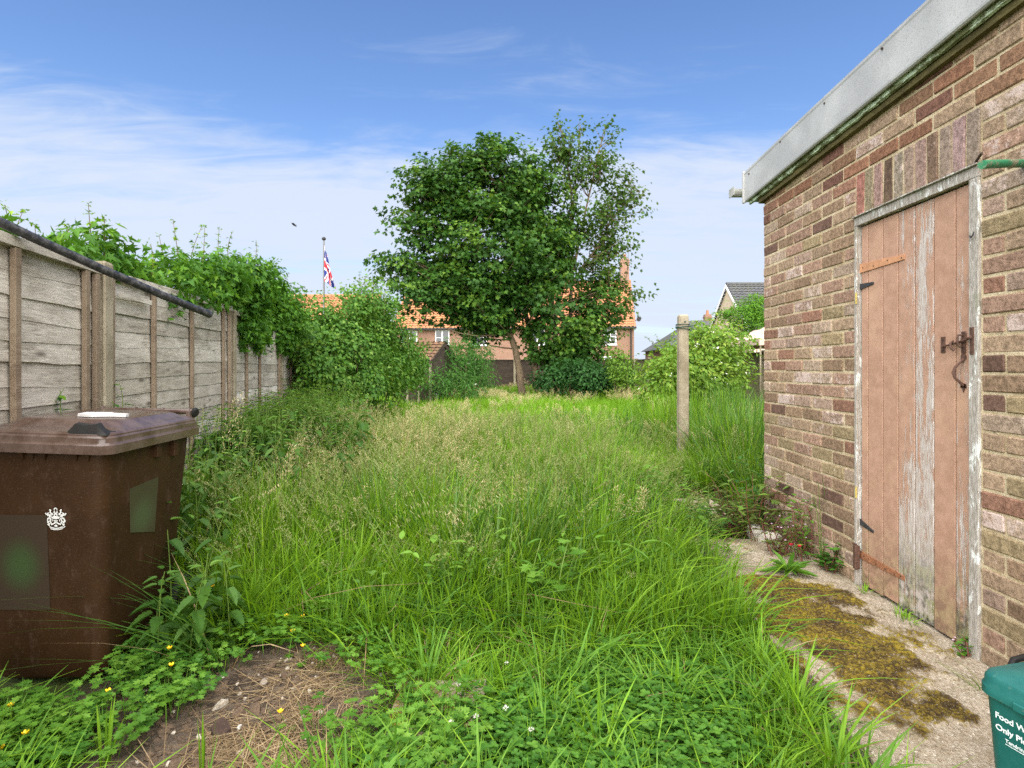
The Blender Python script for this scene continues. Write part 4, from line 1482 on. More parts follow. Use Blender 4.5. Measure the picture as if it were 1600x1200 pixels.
nu, nv = 60, 30
vs, mi, qs = [], [], []
H_, Lf = 1.55, 2.5
for i in range(nu + 1):
    for j in range(nv + 1):
        u, v = 2.0 * i / nu, j / nv
        t = u / 2
        # hoist stays on the mast, the fly hangs down in folds beside it
        x = 0.05 + (0.50 * t ** 0.8) * (0.30 + 0.70 * (1 - v)) + 0.03 * math.sin(t * 9 + v * 3) * t
        y = 0.09 * math.sin(t * 10 + v * 3) * min(1, t * 3) - 0.08
        z = fz - 0.35 - (1 - v) * H_ - 0.80 * t * (0.45 + 0.55 * v)
        vs.append((x, y, z))
for i in range(nu):
    for j in range(nv):
        a = i * (nv + 1) + j
        qs.append((a, a + nv + 1, a + nv + 2, a + 1))
        mi.append(union(2.0 * (i + .5) / nu, (j + .5) / nv))
me = fast_mesh('flag', vs, qs, np.full(len(qs), 4), None, True, mi)
o = link('flag', me, [simple('flag_blue', (0.02, 0.035, 0.20), 0.8, 0.1, 10, 0), simple('flag_white', (0.7, 0.7, 0.7), 0.8, 0.05, 10, 0), simple('flag_red', (0.50, 0.03, 0.05), 0.8, 0.1, 10, 0)], None)
o.location = fl.location
sd = o.modifiers.new('cloth', 'SOLIDIFY')
sd.thickness = 0.006
tag(o, 'limp Union flag in red, white and blue hanging above the ivy', 'flag')

# ================================================================== fences at the back


def plain_fence(name, label, pts, top, n_post, boardm, postm):
    f = thing(name, label, 'fence', (pts[0][0], pts[0][1], 0))
    a, c = Vector((*pts[0], 0)), Vector((*pts[1], 0))
    d = (c - a)
    L = d.length
    d.normalize()
    nn = Vector((-d.y, d.x, 0))
    mb = MB()
    rr = random.Random(len(label))
    k = 0
    z = -0.1
    while z < top - .05:
        for s in range(n_post):
            s0, s1 = L * s / n_post, L * (s + 1) / n_post - .02
            off = rr.uniform(-.008, .008)
            p = [a + d * s0 + nn * (off - .012), a + d * s1 + nn * (off - .012), a + d * s1 + nn * (off + .012), a + d * s0 + nn * (off + .012)]
            mb.ca = rr.random()
            mb.add([(q_.x, q_.y, z + rr.uniform(0, .012)) for q_ in p] + [(q_.x, q_.y, z + .172) for q_ in p], [(0, 3, 2, 1), (4, 5, 6, 7), (0, 1, 5, 4), (1, 2, 6, 5), (2, 3, 7, 6), (3, 0, 4, 7)])
        z += 0.165
    tag(mb.build('boards', boardm, f), kind='stuff')
    for s in range(n_post + 1):
        q_ = a + d * (L * s / n_post)
        mb = MB()
        mb.box((q_.x - .055, q_.y - .055, -.2), (q_.x + .055, q_.y + .055, top + .07))
        mb.build('post', postm, f, bevel=.006)
    mb = MB()
    p = [a - nn * .05, c - nn * .05, c + nn * .05, a + nn * .05]
    mb.add([(q_.x, q_.y, top - .02) for q_ in p] + [(q_.x, q_.y, top + .025) for q_ in p], [(0, 3, 2, 1), (4, 5, 6, 7), (0, 1, 5, 4), (1, 2, 6, 5), (2, 3, 7, 6), (3, 0, 4, 7)])
    mb.build('rail', boardm, f)
    return f


M['fencegreen'] = simple('green_grey_boards', (0.135, 0.115, 0.062), 0.95, 0.4, 4, 0.3, stretch=(1, 1, 4))
M['fencebrown'] = simple('brown_boards', (0.050, 0.036, 0.026), 0.95, 0.45, 4, 0.3, stretch=(1, 1, 4))
plain_fence('boundary_fence', 'mossy green-grey fence with concrete posts behind the right-hand bush', ((6.55, 8.0), (5.95, 26.8)), 1.55, 9, M['fencegreen'], M['concrete'])
plain_fence('back_fence', 'dark brown fence across the garden end behind the tree trunks', ((-7.5, 27.0), (5.85, 26.9)), 1.55, 7, M['fencebrown'], M['concrete'])

# small store with a mossy tiled roof
st = thing('garden_store', 'small dark timber store with a mossy tiled roof beyond the ivy', 'garden shed', (-2.45, 16.3, 0), R(-18))
mb = MB()
mb.add([(-.62, -.5, -.2), (.42, -.5, -.2), (.42, .9, -.2), (-.62, .9, -.2), (-.62, -.5, 1.45), (.42, -.5, 1.45), (.42, .9, 1.45), (-.62, .9, 1.45), (-.62, .2, 1.86), (.42, .2, 1.86)],
       [(0, 1, 5, 4), (1, 2, 6, 9, 5), (2, 3, 7, 6), (3, 0, 4, 8, 7), (4, 5, 9, 8), (7, 8, 9, 6)])
mb.build('wall', M['fencebrown'], st, local=True)
mb = MB()
for s in (1, -1):
    o = Vector((-.72 if s == 1 else .50, -.68 if s == 1 else 1.08, 1.38))
    tile_roof(mb, o, (s, 0, 0), (0, s * .88, .54), 1.22, 1.04, .17, .17, .018, .03, 5)
mb.build('roof', roof_mat('mossy_clay_tiles', (0.115, 0.062, 0.038), (0.18, 0.098, 0.06), (0.085, 0.075, 0.025), 0.9), st, local=True)
for x in (-.35, .0, .36):
    mb = MB()
    mb.box((x - .03, -.56, -.2), (x + .03, -.502, 1.36))
    mb.build('post', M['concrete'], st, local=True)
mb = MB()
mb.add([(.44, -.75, 1.36), (.44, .2, 1.92), (.44, 1.15, 1.36), (.44, 1.15, 1.26), (.44, .2, 1.80), (.44, -.75, 1.26), (.47, -.75, 1.36), (.47, .2, 1.92), (.47, 1.15, 1.36), (.47, 1.15, 1.26), (.47, .2, 1.80), (.47, -.75, 1.26)],
       [(0, 1, 4, 5), (1, 2, 3, 4), (6, 11, 10, 7), (7, 10, 9, 8), (0, 6, 7, 1), (1, 7, 8, 2), (3, 9, 10, 4), (4, 10, 11, 5), (5, 11, 6, 0), (2, 8, 9, 3)])
mb.build('barge_board', M['fencebrown'], st, local=True)

# garden canopy next door
cn = thing('garden_canopy', 'pale beige garden canopy just left of the brick shed corner', 'canopy', (7.35, 14.6, 0))
mb = MB()
hw, hd = 1.55, 1.4
sag = []
n = 8
for i in range(n + 1):
    for j in range(n + 1):
        x, y = -hw + 2 * hw * i / n, -hd + 2 * hd * j / n
        r = max(abs(x) / hw, abs(y) / hd)
        sag.append((x, y, 1.86 + 0.78 * (1 - r) ** 1.25))
mb.add(sag, [(i * (n + 1) + j, (i + 1) * (n + 1) + j, (i + 1) * (n + 1) + j + 1, i * (n + 1) + j + 1) for i in range(n) for j in range(n)])
mcan = simple('beige_cloth', (0.50, 0.375, 0.29), 0.9, 0.06, 4, 0)
oc = mb.build('canopy', mcan, cn, True, local=True)
mb = MB()
for (x0, y0, x1, y1) in ((-hw, -hd, hw, -hd), (hw, -hd, hw, hd), (hw, hd, -hw, hd), (-hw, hd, -hw, -hd)):
    k = 12
    for i in range(k):
        a, c = i / k, (i + 1) / k
        z0, z1 = 1.70 + .02 * (i % 2), 1.70 + .02 * ((i + 1) % 2)
        mb.add([(x0 + (x1 - x0) * a, y0 + (y1 - y0) * a, z0), (x0 + (x1 - x0) * c, y0 + (y1 - y0) * c, z1), (x0 + (x1 - x0) * c, y0 + (y1 - y0) * c, 1.865), (x0 + (x1 - x0) * a, y0 + (y1 - y0) * a, 1.865)], [(0, 1, 2, 3)])
mb.build('valance', mcan, cn, local=True)
for sx in (-1, 1):
    for sy in (-1, 1):
        mb = MB()
        mb.tube([(sx * (hw - .04), sy * (hd - .04), -.1), (sx * (hw - .04), sy * (hd - .04), 1.85)], 0.02, 8)
        mb.build('leg', M['concrete'], cn, True, local=True)

# ================================================================== vegetation helpers


def nrm(a):
    a = np.asarray(a, dtype=np.float64)
    return a / np.maximum(np.linalg.norm(a, axis=-1, keepdims=True), 1e-9)


def tmpl(half, fold=0.10, curl=-0.12):
    """a leaf from one half outline (x, y), folded along its midrib and curled along its length"""
    vs, k = [], len(half)
    for s in (1, -1):
        for (x, y) in half:
            vs.append((s * x, y, fold * x + curl * y * y))
    return np.array(vs), [tuple(range(k)), tuple(range(2 * k - 1, k - 1, -1))]


T_OVATE = tmpl([(0, 0), (.22, .25), (.24, .5), (.12, .8), (0, 1)], 0.25, -0.2)
T_LANCE = tmpl([(0, 0), (.09, .3), (.085, .6), (0, 1)], 0.4, -0.3)
T_MAPLE = tmpl([(0, 0), (.42, .02), (.26, .26), (.62, .50), (.25, .58), (0, 1)], 0.25, -0.25)
T_IVY = tmpl([(0, 0), (.40, .08), (.30, .42), (0, 1)], 0.2, -0.15)
T_FIVE = tmpl([(0, 0), (.50, -.12), (.30, .12), (.60, .38), (.24, .34), (.20, .62), (0, 1)], 0.25, -0.3)
T_NETTLE = tmpl([(0, 0), (.20, .05), (.25, .16), (.21, .20), (.28, .30), (.23, .34), (.27, .44), (.20, .48), (.22, .58), (.15, .62), (.17, .71), (.12, .76), (.11, .84), (.05, .9), (0, 1)], 0.30, -0.35)
T_SPRAY = tmpl([(0, 0), (.14, .2), (.10, .5), (.05, .8), (0, 1)], 0.1, -0.2)
T_ROUND = tmpl([(0, 0), (.30, .12), (.46, .42), (.40, .75), (.18, .98), (0, .93)], 0.28, 0.02)
T_CUT = tmpl([(0, 0), (.10, .25), (.42, .35), (.22, .48), (.46, .72), (.20, .70), (.16, .95), (0, .82)], 0.2, -0.15)
T_PETAL = tmpl([(0, 0), (.32, .3), (.36, .7), (.15, 1.0), (0, .97)], -0.1, 0.35)


class Foliage:
    def __init__(self):
        self.V, self.L, self.T, self.A, self.I, self.n = [], [], [], [], [], 0

    def leaves(self, t, pos, ydir, up, scale, rnd, mat=0):
        tv, tf = t
        pos = np.asarray(pos, float).reshape(-1, 3)
        n = len(pos)
        if n == 0:
            return
        y = nrm(np.broadcast_to(ydir, (n, 3)))
        u = np.broadcast_to(up, (n, 3))
        x = nrm(np.cross(y, u))
        z = np.cross(x, y)
        sc = np.broadcast_to(scale, (n,))[:, None, None]
        v = pos[:, None, :] + sc * (x[:, None, :] * tv[None, :, 0:1] + y[:, None, :] * tv[None, :, 1:2] + z[:, None, :] * tv[None, :, 2:3])
        k = len(tv)
        base = self.n + np.arange(n) * k
        lp = np.concatenate([np.array(f) for f in tf])
        self.L.append((base[:, None] + lp[None, :]).ravel())
        self.T.append(np.tile([len(f) for f in tf], n))
        self.I.append(np.full(n * len(tf), mat))
        self.V.append(v.reshape(-1, 3))
        self.A.append(np.repeat(np.broadcast_to(rnd, (n,)), k))
        self.n += n * k

    def blades(self, root, head, h, lean, curve, w, rnd, mat=0, seg=4, face=None, profile=None):
        """grass blades: strips that rise from root, lean and curve towards head (an angle)"""
        root = np.asarray(root, float).reshape(-1, 3)
        n = len(root)
        t = np.linspace(0, 1, seg + 1)[None, :]
        h, lean, curve, w, head = (np.broadcast_to(np.asarray(a, float), (n,))[:, None] for a in (h, lean, curve, w, head))
        r = h * (lean * t + curve * t ** 2)
        z = h * t * (1 - 0.30 * np.clip(curve, 0, 2.5) * t ** 1.5) - h * 0.12 * lean ** 2 * t
        cx, cy = np.cos(head), np.sin(head)
        c = np.stack([root[:, 0:1] + cx * r, root[:, 1:2] + cy * r, root[:, 2:3] + z], -1)
        fa = head + math.pi / 2 if face is None else np.broadcast_to(np.asarray(face, float), (n,))[:, None]
        wd = w * ((0.55 + 0.9 * t) * (1 - t ** 2.2) + 0.03 if profile is None else profile(t))
        off = np.stack([np.cos(fa) * wd, np.sin(fa) * wd, 0.25 * wd], -1)
        v = np.stack([c - off, c + off], 2).reshape(n, -1, 3)
        k = 2 * (seg + 1)
        f = np.concatenate([[2 * i, 2 * i + 1, 2 * i + 3, 2 * i + 2] for i in range(seg)])
        base = self.n + np.arange(n) * k
        self.L.append((base[:, None] + f[None, :]).ravel())
        self.T.append(np.full(n * seg, 4))
        self.I.append(np.full(n * seg, mat))
        self.V.append(v.reshape(-1, 3))
        self.A.append(np.repeat(np.broadcast_to(rnd, (n,)), k))
        self.n += n * k
        return c          # centre lines

    def raw(self, mb, mat):
        o = self.n
        self.V.append(np.array(mb.v, float).reshape(-1, 3))
        self.L.append(np.array([i + o for f in mb.f for i in f]))
        self.T.append(np.array([len(f) for f in mb.f]))
        self.I.append(np.full(len(mb.f), mat))
        self.A.append(np.array(mb.a))
        self.n += len(mb.v)

    def mesh(self, name, mats):
        me = fast_mesh(name, np.concatenate(self.V), np.concatenate(self.L), np.concatenate(self.T), {'rnd': np.concatenate(self.A)}, True, np.concatenate(self.I))
        for m in mats:
            me.materials.append(m)
        return me

    def build(self, name, mats, parent=None, local=False):
        return link(name, self.mesh(name, mats), None, parent, 0, local)


def U(a, b, n=None):
    return RNG.uniform(a, b, n)


def randdir(n):
    return nrm(RNG.normal(size=(n, 3)))


def grass_proto(nb, rad, h0, h1, w0, w1, mats, lean=0.25, curve=0.55, split=None, straw=0.0, seg=4):
    F = Foliage()
    a, r = U(0, 6.283, nb), rad * np.sqrt(U(0, 1, nb))
    root = np.stack([r * np.cos(a), r * np.sin(a), np.full(nb, -0.03)], -1)
    head = a + U(-1.3, 1.3, nb)
    F.blades(root, head, U(h0, h1, nb), np.abs(RNG.normal(0, lean, nb)), np.abs(RNG.normal(0, curve, nb)), U(w0, w1, nb), U(0, 1, nb), 0, seg, head + math.pi / 2 + U(-.8, .8, nb))
    ns = int(nb * straw)
    if ns:
        F.blades(root[:ns] + RNG.normal(0, .02, (ns, 3)) * [1, 1, 0], U(0, 6.283, ns), U(h0 * .3, h1 * .7, ns), U(.2, .9, ns), U(.2, 1.1, ns), U(w0, w1, ns) * .7, U(0, 1, ns), 1, 3)
    return F.mesh('grass_clump', mats)


def seed_stem(F, root, head, h, lean, curve, kind, ms=1, mh=2, size=1.0):
    """one flowering grass stem: loose panicle, spike or nodding oat head"""
    c = F.blades([root], head, h, lean, curve, 0.0018 * size, RNG.random(), ms, 7, head + 0.6, lambda t: 1.0 + 0 * t)[0]
    c2 = c.copy()
    tip = []
    if kind == 'spike':
        n = 26
        t = np.linspace(0.86, 1.0, n)
    elif kind == 'panicle':
        n = 44
        t = np.sqrt(np.linspace(0.70 ** 2, 1.0, n))
    else:
        n = 30
        t = np.linspace(0.72, 1.0, n)
    f = t * (len(c2) - 1)
    i = np.minimum(f.astype(int), len(c2) - 2)
    fr_ = (f - i)[:, None]
    p = c2[i] * (1 - fr_) + c2[i + 1] * fr_
    ax = nrm(c2[i + 1] - c2[i])
    rd = nrm(np.cross(ax, randdir(n)))
    if kind == 'spike':
        p = p + rd * 0.0025 * size
        d, L = nrm(ax * 1.6 + rd * .5), U(.008, .013, n) * size
    elif kind == 'panicle':
        spread = (1 - (t - t[0]) / (1 - t[0])) * 0.045 + 0.006
        p = p + rd * (spread * U(.15, 1, n) * size)[:, None] + ax * 0.01
        d, L = nrm(ax + rd * .9), U(.009, .016, n) * size
    else:
        spread = (1 - (t - t[0]) / (1 - t[0])) * 0.05 + 0.006
        p = p + rd * (spread * U(.1, 1, n) * size)[:, None] * [1, 1, .5] - np.array([0, 0, .012])
        d, L = nrm(ax * .5 + rd * .5 + [0, 0, -.9]), U(.014, .022, n) * size
    F.leaves(T_LANCE, p, d, randdir(n), L * 1.5, U(0, 1, n), mh)


def seed_proto(ns, rad, h0, h1, kinds, mats, lean=.10, curve=.25, size=1.0):
    F = Foliage()
    for k in range(ns):
        a, r = U(0, 6.28), rad * math.sqrt(U(0, 1))
        seed_stem(F, (r * math.cos(a), r * math.sin(a), -.02), U(0, 6.28), U(h0, h1), abs(RNG.normal(0, lean)), abs(RNG.normal(0, curve)), kinds[k % len(kinds)], 0, 1, size * U(.8, 1.2))
    return F.mesh('seed_stems', mats)


def scatter(name, protos, pos, rot, scl, idx, mats_keep=None):
    """a mass of plants as one object: the prototypes set at the points with geometry nodes"""
    coll = bpy.data.collections.new(name + '_kinds')
    for k, me in enumerate(protos):
        o = bpy.data.objects.new('%s_%02d' % (name, k), me)
        coll.objects.link(o)
    n = len(pos)
    me = bpy.data.meshes.new(name)
    me.vertices.add(n)
    me.vertices.foreach_set('co', np.asarray(pos, np.float32).ravel())
    a = me.attributes.new('rot', 'FLOAT_VECTOR', 'POINT')
    a.data.foreach_set('vector', np.asarray(rot, np.float32).ravel())
    a = me.attributes.new('scl', 'FLOAT_VECTOR', 'POINT')
    a.data.foreach_set('vector', np.asarray(scl, np.float32).ravel())
    a = me.attributes.new('idx', 'INT', 'POINT')
    a.data.foreach_set('value', np.asarray(idx, np.int32).ravel())
    o = bpy.data.objects.new(name, me)
    COL.objects.link(o)
    ng = bpy.data.node_groups.new(name, 'GeometryNodeTree')
    ng.interface.new_socket('Geometry', in_out='INPUT', socket_type='NodeSocketGeometry')
    ng.interface.new_socket('Geometry', in_out='OUTPUT', socket_type='NodeSocketGeometry')
    gi, go = ng.nodes.new('NodeGroupInput'), ng.nodes.new('NodeGroupOutput')
    ci = ng.nodes.new('GeometryNodeCollectionInfo')
    ci.inputs['Collection'].default_value = coll
    ci.inputs['Separate Children'].default_value = True
    ci.inputs['Reset Children'].default_value = True
    ip = ng.nodes.new('GeometryNodeInstanceOnPoints')
    ip.inputs['Pick Instance'].default_value = True

    def attr(nm, dt):
        q_ = ng.nodes.new('GeometryNodeInputNamedAttribute')
        q_.data_type = dt
        q_.inputs['Name'].default_value = nm
        return [s for s in q_.outputs if s.name == 'Attribute' and s.enabled][0] if any(s.name == 'Attribute' and s.enabled for s in q_.outputs) else q_.outputs[0]
    e2r = ng.nodes.new('FunctionNodeEulerToRotation')
    ng.links.new(attr('rot', 'FLOAT_VECTOR'), e2r.inputs[0])
    ng.links.new(gi.outputs[0], ip.inputs['Points'])
    ng.links.new(ci.outputs[0], ip.inputs['Instance'])
    ng.links.new(attr('idx', 'INT'), ip.inputs['Instance Index'])
    ng.links.new(e2r.outputs[0], ip.inputs['Rotation'])
    ng.links.new(attr('scl', 'FLOAT_VECTOR'), ip.inputs['Scale'])
    ng.links.new(ip.outputs[0], go.inputs[0])
    md = o.modifiers.new('scatter', 'NODES')
    md.node_group = ng
    return o


def pts_in(n, x0, x1, y0, y1):
    return np.stack([U(x0, x1, n), U(y0, y1, n)], -1)


def uv_of(x, y, z=-0.07):
    return 800 + 880 * x / y, 575 + 880 * (CAM_Z - z) / y


def scat_at(xy, smin, smax, tilt=0.06, zmul=None):
    n = len(xy)
    pos = np.stack([xy[:, 0], xy[:, 1], gz(xy[:, 0], xy[:, 1])], -1)
    rot = np.stack([RNG.normal(0, tilt, n), RNG.normal(0, tilt, n), U(0, 6.28, n)], -1)
    s = U(smin, smax, n)
    zs = s if zmul is None else s * zmul
    return pos, rot, np.stack([s, s, zs], -1)


def fence_x(y):
    return FX0 + FK * y


def on_slab(x, y):
    return ((x > slab_left(y) - .02) & (y < 4.1)) | ((x > 1.8) & (y < 4.25)) | ((x > 1.52) & (y > 4.3) & (y < 5.7) & (x < 2.1))


# ================================================================== trees


def branch_path(a, c, droop=0.0, k=5, wob=0.08):
    a, c = np.array(a, float), np.array(c, float)
    L = np.linalg.norm(c - a)
    out = []
    w1 = RNG.normal(0, wob * L * .5, 3)
    for t in np.linspace(0, 1, k):
        p = a * (1 - t) + c * t
        p = p + w1 * math.sin(math.pi * t) + np.array([0, 0, -1]) * droop * L * math.sin(math.pi * t)
        out.append(p)
    return out


def blob_pts(blobs, n, shell=0.5):
    """points in a union of ellipsoids given as (x, y, z, rx, ry, rz), thickest near the surface"""
    b = np.array(blobs, float)
    vol = (b[:, 3] * b[:, 4] * b[:, 5]) ** 0.75
    k = RNG.choice(len(b), n, p=vol / vol.sum())
    d = randdir(n)
    r = (shell + (1 - shell) * U(0, 1, n)) ** 0.7
    p = b[k, :3] + d * r[:, None] * b[k, 3:6]
    # drop points deep inside another ellipsoid
    inside = np.zeros(n)
    for q_ in b:
        e = np.sqrt((((p - q_[:3]) / q_[3:6]) ** 2).sum(1))
        inside = np.maximum(inside, 1 - e)
    keep = (inside < 0.42) | (RNG.random(n) < 0.5)
    return p[keep], d[keep]


def px_blobs(lst):
    out = []
    for (u, v, ru, rv, Y, ry) in lst:
        p = P(u, v, Y)
        s = 880 / Y
        out.append((p.x, p.y, p.z, ru / s, ry, rv / s))
    return out


def cluster_leaves(F, t, cen, out, per, rad, flat, size, ub=0.7, ob=0.5, droop=0.35, mat=0, rlo=0.0, rhi=1.0, crnd=None):
    n = len(cen)
    c = np.repeat(cen, per, 0)
    o = np.repeat(out, per, 0)
    m = len(c)
    off = RNG.normal(0, 1, (m, 3)) * np.array([1, 1, flat]) * rad * 0.55
    pos = c + off
    hd = nrm(off * [1, 1, .3] + RNG.normal(0, .35, (m, 3)) * rad + o * rad * .3)
    yd = nrm(hd + np.array([0, 0, -droop]) + RNG.normal(0, .25, (m, 3)))
    up = nrm(np.array([0, 0, ub]) + o * ob + RNG.normal(0, .35, (m, 3)))
    cr_ = U(0, 1, n) if crnd is None else crnd
    rnd = np.clip(rlo + (rhi - rlo) * (0.6 * np.repeat(cr_, per) + 0.4 * U(0, 1, m)), 0, 1)
    F.leaves(t, pos, yd, up, size * U(.65, 1.2, m), rnd, mat)


def make_tree(name, label, base, trunks, blobs, n_cl, per, rad, size, mat, shell, t=T_MAPLE, extra=None, gap=-.12, flat=.45, kb=3):
    root = thing(name, label, 'tree', base)
    skel = []
    for (pts, r0, r1) in trunks:
        mb = MB()
        q_ = [Vector(p) for p in pts]
        dense = []
        for i in range(len(q_) - 1):
            for k in range(4):
                dense.append(q_[i].lerp(q_[i + 1], k / 4) + Vector(RNG.normal(0, .012, 3)))
        dense.append(q_[-1])
        rs = [r0 + (r1 - r0) * (i / (len(dense) - 1)) ** 0.8 for i in range(len(dense))]
        rs[0] *= 1.3
        mb.tube(dense, rs, 10)
        mb.build('trunk', M['bark'], root, True)
        skel += [np.array(p) for p in dense]
    skel = np.array(skel)
    from mathutils import noise as mn
    tg, to = blob_pts(blobs, n_cl * 3, shell)
    keep = np.array([mn.noise(Vector(p) * 0.62 + Vector((7.1, 3.3, 1.7))) > gap for p in tg])
    tg, to = tg[keep][:n_cl], to[keep][:n_cl]
    if extra is not None:
        tg = np.concatenate([tg, np.array(extra)])
        to = np.concatenate([to, nrm(np.array(extra) - tg.mean(0))])
    mb = MB()
    cen, out, lit = [], [], []
    for c, o_ in zip(tg, to):                       # a bough to each spray of the crown
        d = np.linalg.norm(skel - c, axis=1) + 2.2 * np.maximum(0, skel[:, 2] - c[2] + 0.5)
        a = skel[np.argmin(d)]
        L = np.linalg.norm(c - a)
        pth = np.array(branch_path(a, c, 0.07, 6, .12))
        mb.tube(pth, list(np.linspace(0.010 + 0.011 * L, 0.005, 6)), 5, False)
        k = int(kb + min(L, 2.5) * 1.1)
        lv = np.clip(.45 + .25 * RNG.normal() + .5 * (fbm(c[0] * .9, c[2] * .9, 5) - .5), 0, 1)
        ax = nrm(pth[-1] - pth[-3])
        for j in range(k):
            t_ = 1.06 - (j / max(1, k)) * min(.72, 1.35 / max(L, .5))
            f_ = min(t_, .999) * 5
            i_ = int(f_)
            p_ = pth[i_] + (pth[i_ + 1] - pth[i_]) * (f_ - i_) + (ax * (t_ - 1) * L if t_ > 1 else 0)
            side = RNG.normal(0, 1, 3) * [1, 1, .45] * rad * (.15 + .95 * (1 - abs(t_ - .9)) * (j > 0))
            cen.append(p_ + side)
            out.append(nrm(o_ + .6 * nrm(side + 1e-6)))
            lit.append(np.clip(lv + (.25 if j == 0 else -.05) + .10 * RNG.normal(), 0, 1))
    cen, out, lit = np.array(cen), np.array(out), np.array(lit)
    F = Foliage()
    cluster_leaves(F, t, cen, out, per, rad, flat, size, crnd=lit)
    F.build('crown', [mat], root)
    mb.build('branches', M['bark'], root, True)
    return root


def PP(u, v, Y):
    p = P(u, v, Y)
    return (p.x, p.y, p.z)


TY = 20.0
b0 = ground_at(814, 629, -.1)
main_trunks = [
    ([PP(817, 628, TY), PP(813, 589, TY), PP(806, 545, TY), PP(793, 516, TY), PP(774, 492, TY), PP(745, 440, 19.8), PP(715, 370, 19.6), PP(700, 310, 19.6)], 0.155, 0.05),
    ([PP(842, 628, TY + .4), PP(838, 585, TY + .4), PP(831, 547, TY + .4), PP(824, 505, TY + .4), PP(812, 430, TY + .3), PP(795, 330, TY), PP(775, 250, TY)], 0.15, 0.04),
    ([PP(872, 628, TY + .9), PP(871, 575, TY + .9), PP(866, 500, TY + .9), PP(855, 420, TY + 1), PP(840, 330, TY + 1), PP(835, 270, TY + 1)], 0.15, 0.04),
]
main_blobs = px_blobs([
    (768, 395, 118, 95, 20.0, 2.3), (765, 305, 88, 70, 20.0, 1.9), (690, 315, 50, 58, 19.7, 1.3), (655, 425, 55, 40, 19.5, 1.1), (628, 418, 38, 22, 19.3, .7), (645, 360, 30, 30, 19.5, .7),
    (668, 278, 30, 30, 19.6, .8), (712, 255, 40, 28, 19.8, .9), (765, 240, 36, 27, 20, 1.0), (822, 270, 45, 38, 20.3, 1.2), (850, 340, 48, 60, 20.4, 1.3), (710, 455, 55, 42, 19.3, 1.3), (668, 470, 38, 22, 19.1, .8),
    (770, 465, 75, 42, 19.2, 1.5), (815, 495, 40, 22, 20.6, 1.0), (850, 400, 60, 60, 20.2, 1.4), (845, 455, 70, 60, 20.0, 1.7), (880, 510, 62, 45, 20.3, 1.5), (905, 545, 48, 26, 20.5, 1.2), (868, 545, 30, 24, 20.9, .8), (655, 492, 26, 12, 19.1, .5), (735, 505, 22, 22, 20.6, .7), (940, 480, 35, 40, 20.8, .9),
])
ex = [PP(*e) for e in ((598, 405, 19.3), (592, 412, 19.3), (606, 398, 19.3), (620, 330, 19.5), (628, 312, 19.5), (640, 272, 19.6), (650, 262, 19.6), (704, 230, 19.8), (700, 240, 19.8), (763, 214, 20), (757, 222, 20), (775, 222, 20), (642, 490, 19.1), (788, 225, 20), (636, 300, 19.5), (660, 252, 19.6), (600, 425, 19.3), (610, 440, 19.3), (625, 455, 19.2))]
make_tree('broadleaf_tree', 'large dark green tree with leaning trunks in front of the red house', b0, main_trunks, main_blobs, 660, 16, 0.31, 0.150, M['crown'], 0.40, T_MAPLE, ex, -.24, .40, 4)
light_blobs = px_blobs([
    (893, 300, 40, 70, 20.8, 1.0), (875, 225, 22, 38, 20.6, .6), (905, 225, 22, 32, 20.9, .6), (938, 235, 24, 38, 21, .7), (955, 285, 34, 24, 21, .8), (985, 315, 26, 16, 21.1, .5), (930, 330, 45, 48, 21, 1.1),
    (965, 375, 34, 26, 21.1, .8), (915, 410, 46, 42, 20.9, 1.1), (940, 440, 40, 25, 21, .9), (948, 415, 16, 14, 21, .5), (960, 452, 36, 9, 20.7, .5), (880, 380, 34, 55, 20.7, .9), (965, 485, 26, 12, 21, .5), (945, 525, 36, 20, 21, .7), (985, 470, 18, 8, 20.7, .4),
])
exl = [PP(*e) for e in ((870, 188, 20.6), (868, 200, 20.6), (905, 190, 20.9), (912, 197, 20.9), (945, 196, 21), (966, 205, 21), (960, 218, 21), (1008, 296, 21.1), (1002, 310, 21.1), (1010, 325, 21.1), (990, 382, 21.1), (982, 390, 21), (995, 452, 20.7), (1000, 458, 20.7), (975, 262, 21), (985, 270, 21), (930, 200, 21), (980, 490, 21), (992, 340, 21))]
make_tree('young_tree', 'taller thin tree with sparse yellowish leaves right of the dark tree', ground_at(892, 626, -.1),
          [([PP(893, 627, 21), PP(890, 524, 21), PP(892, 466, 21), PP(895, 390, 21), PP(893, 300, 21), PP(880, 215, 20.8), PP(871, 190, 20.7)], 0.095, 0.015),
           ([PP(896, 420, 21), PP(915, 330, 21), PP(935, 240, 21), PP(945, 200, 21)], 0.05, 0.012), ([PP(895, 440, 21), PP(930, 390, 21), PP(965, 330, 21), PP(1000, 300, 21.1)], 0.045, 0.01),
           ([PP(894, 360, 21), PP(900, 280, 21), PP(907, 195, 21)], 0.04, 0.01), ([PP(892, 475, 21), PP(930, 455, 21), PP(975, 450, 20.8)], 0.04, 0.01)],
          light_blobs, 230, 9, 0.24, 0.130, M['crown_light'], 0.25, T_MAPLE, exl, -.18, .9, 3)


# ================================================================== hedges and bushes


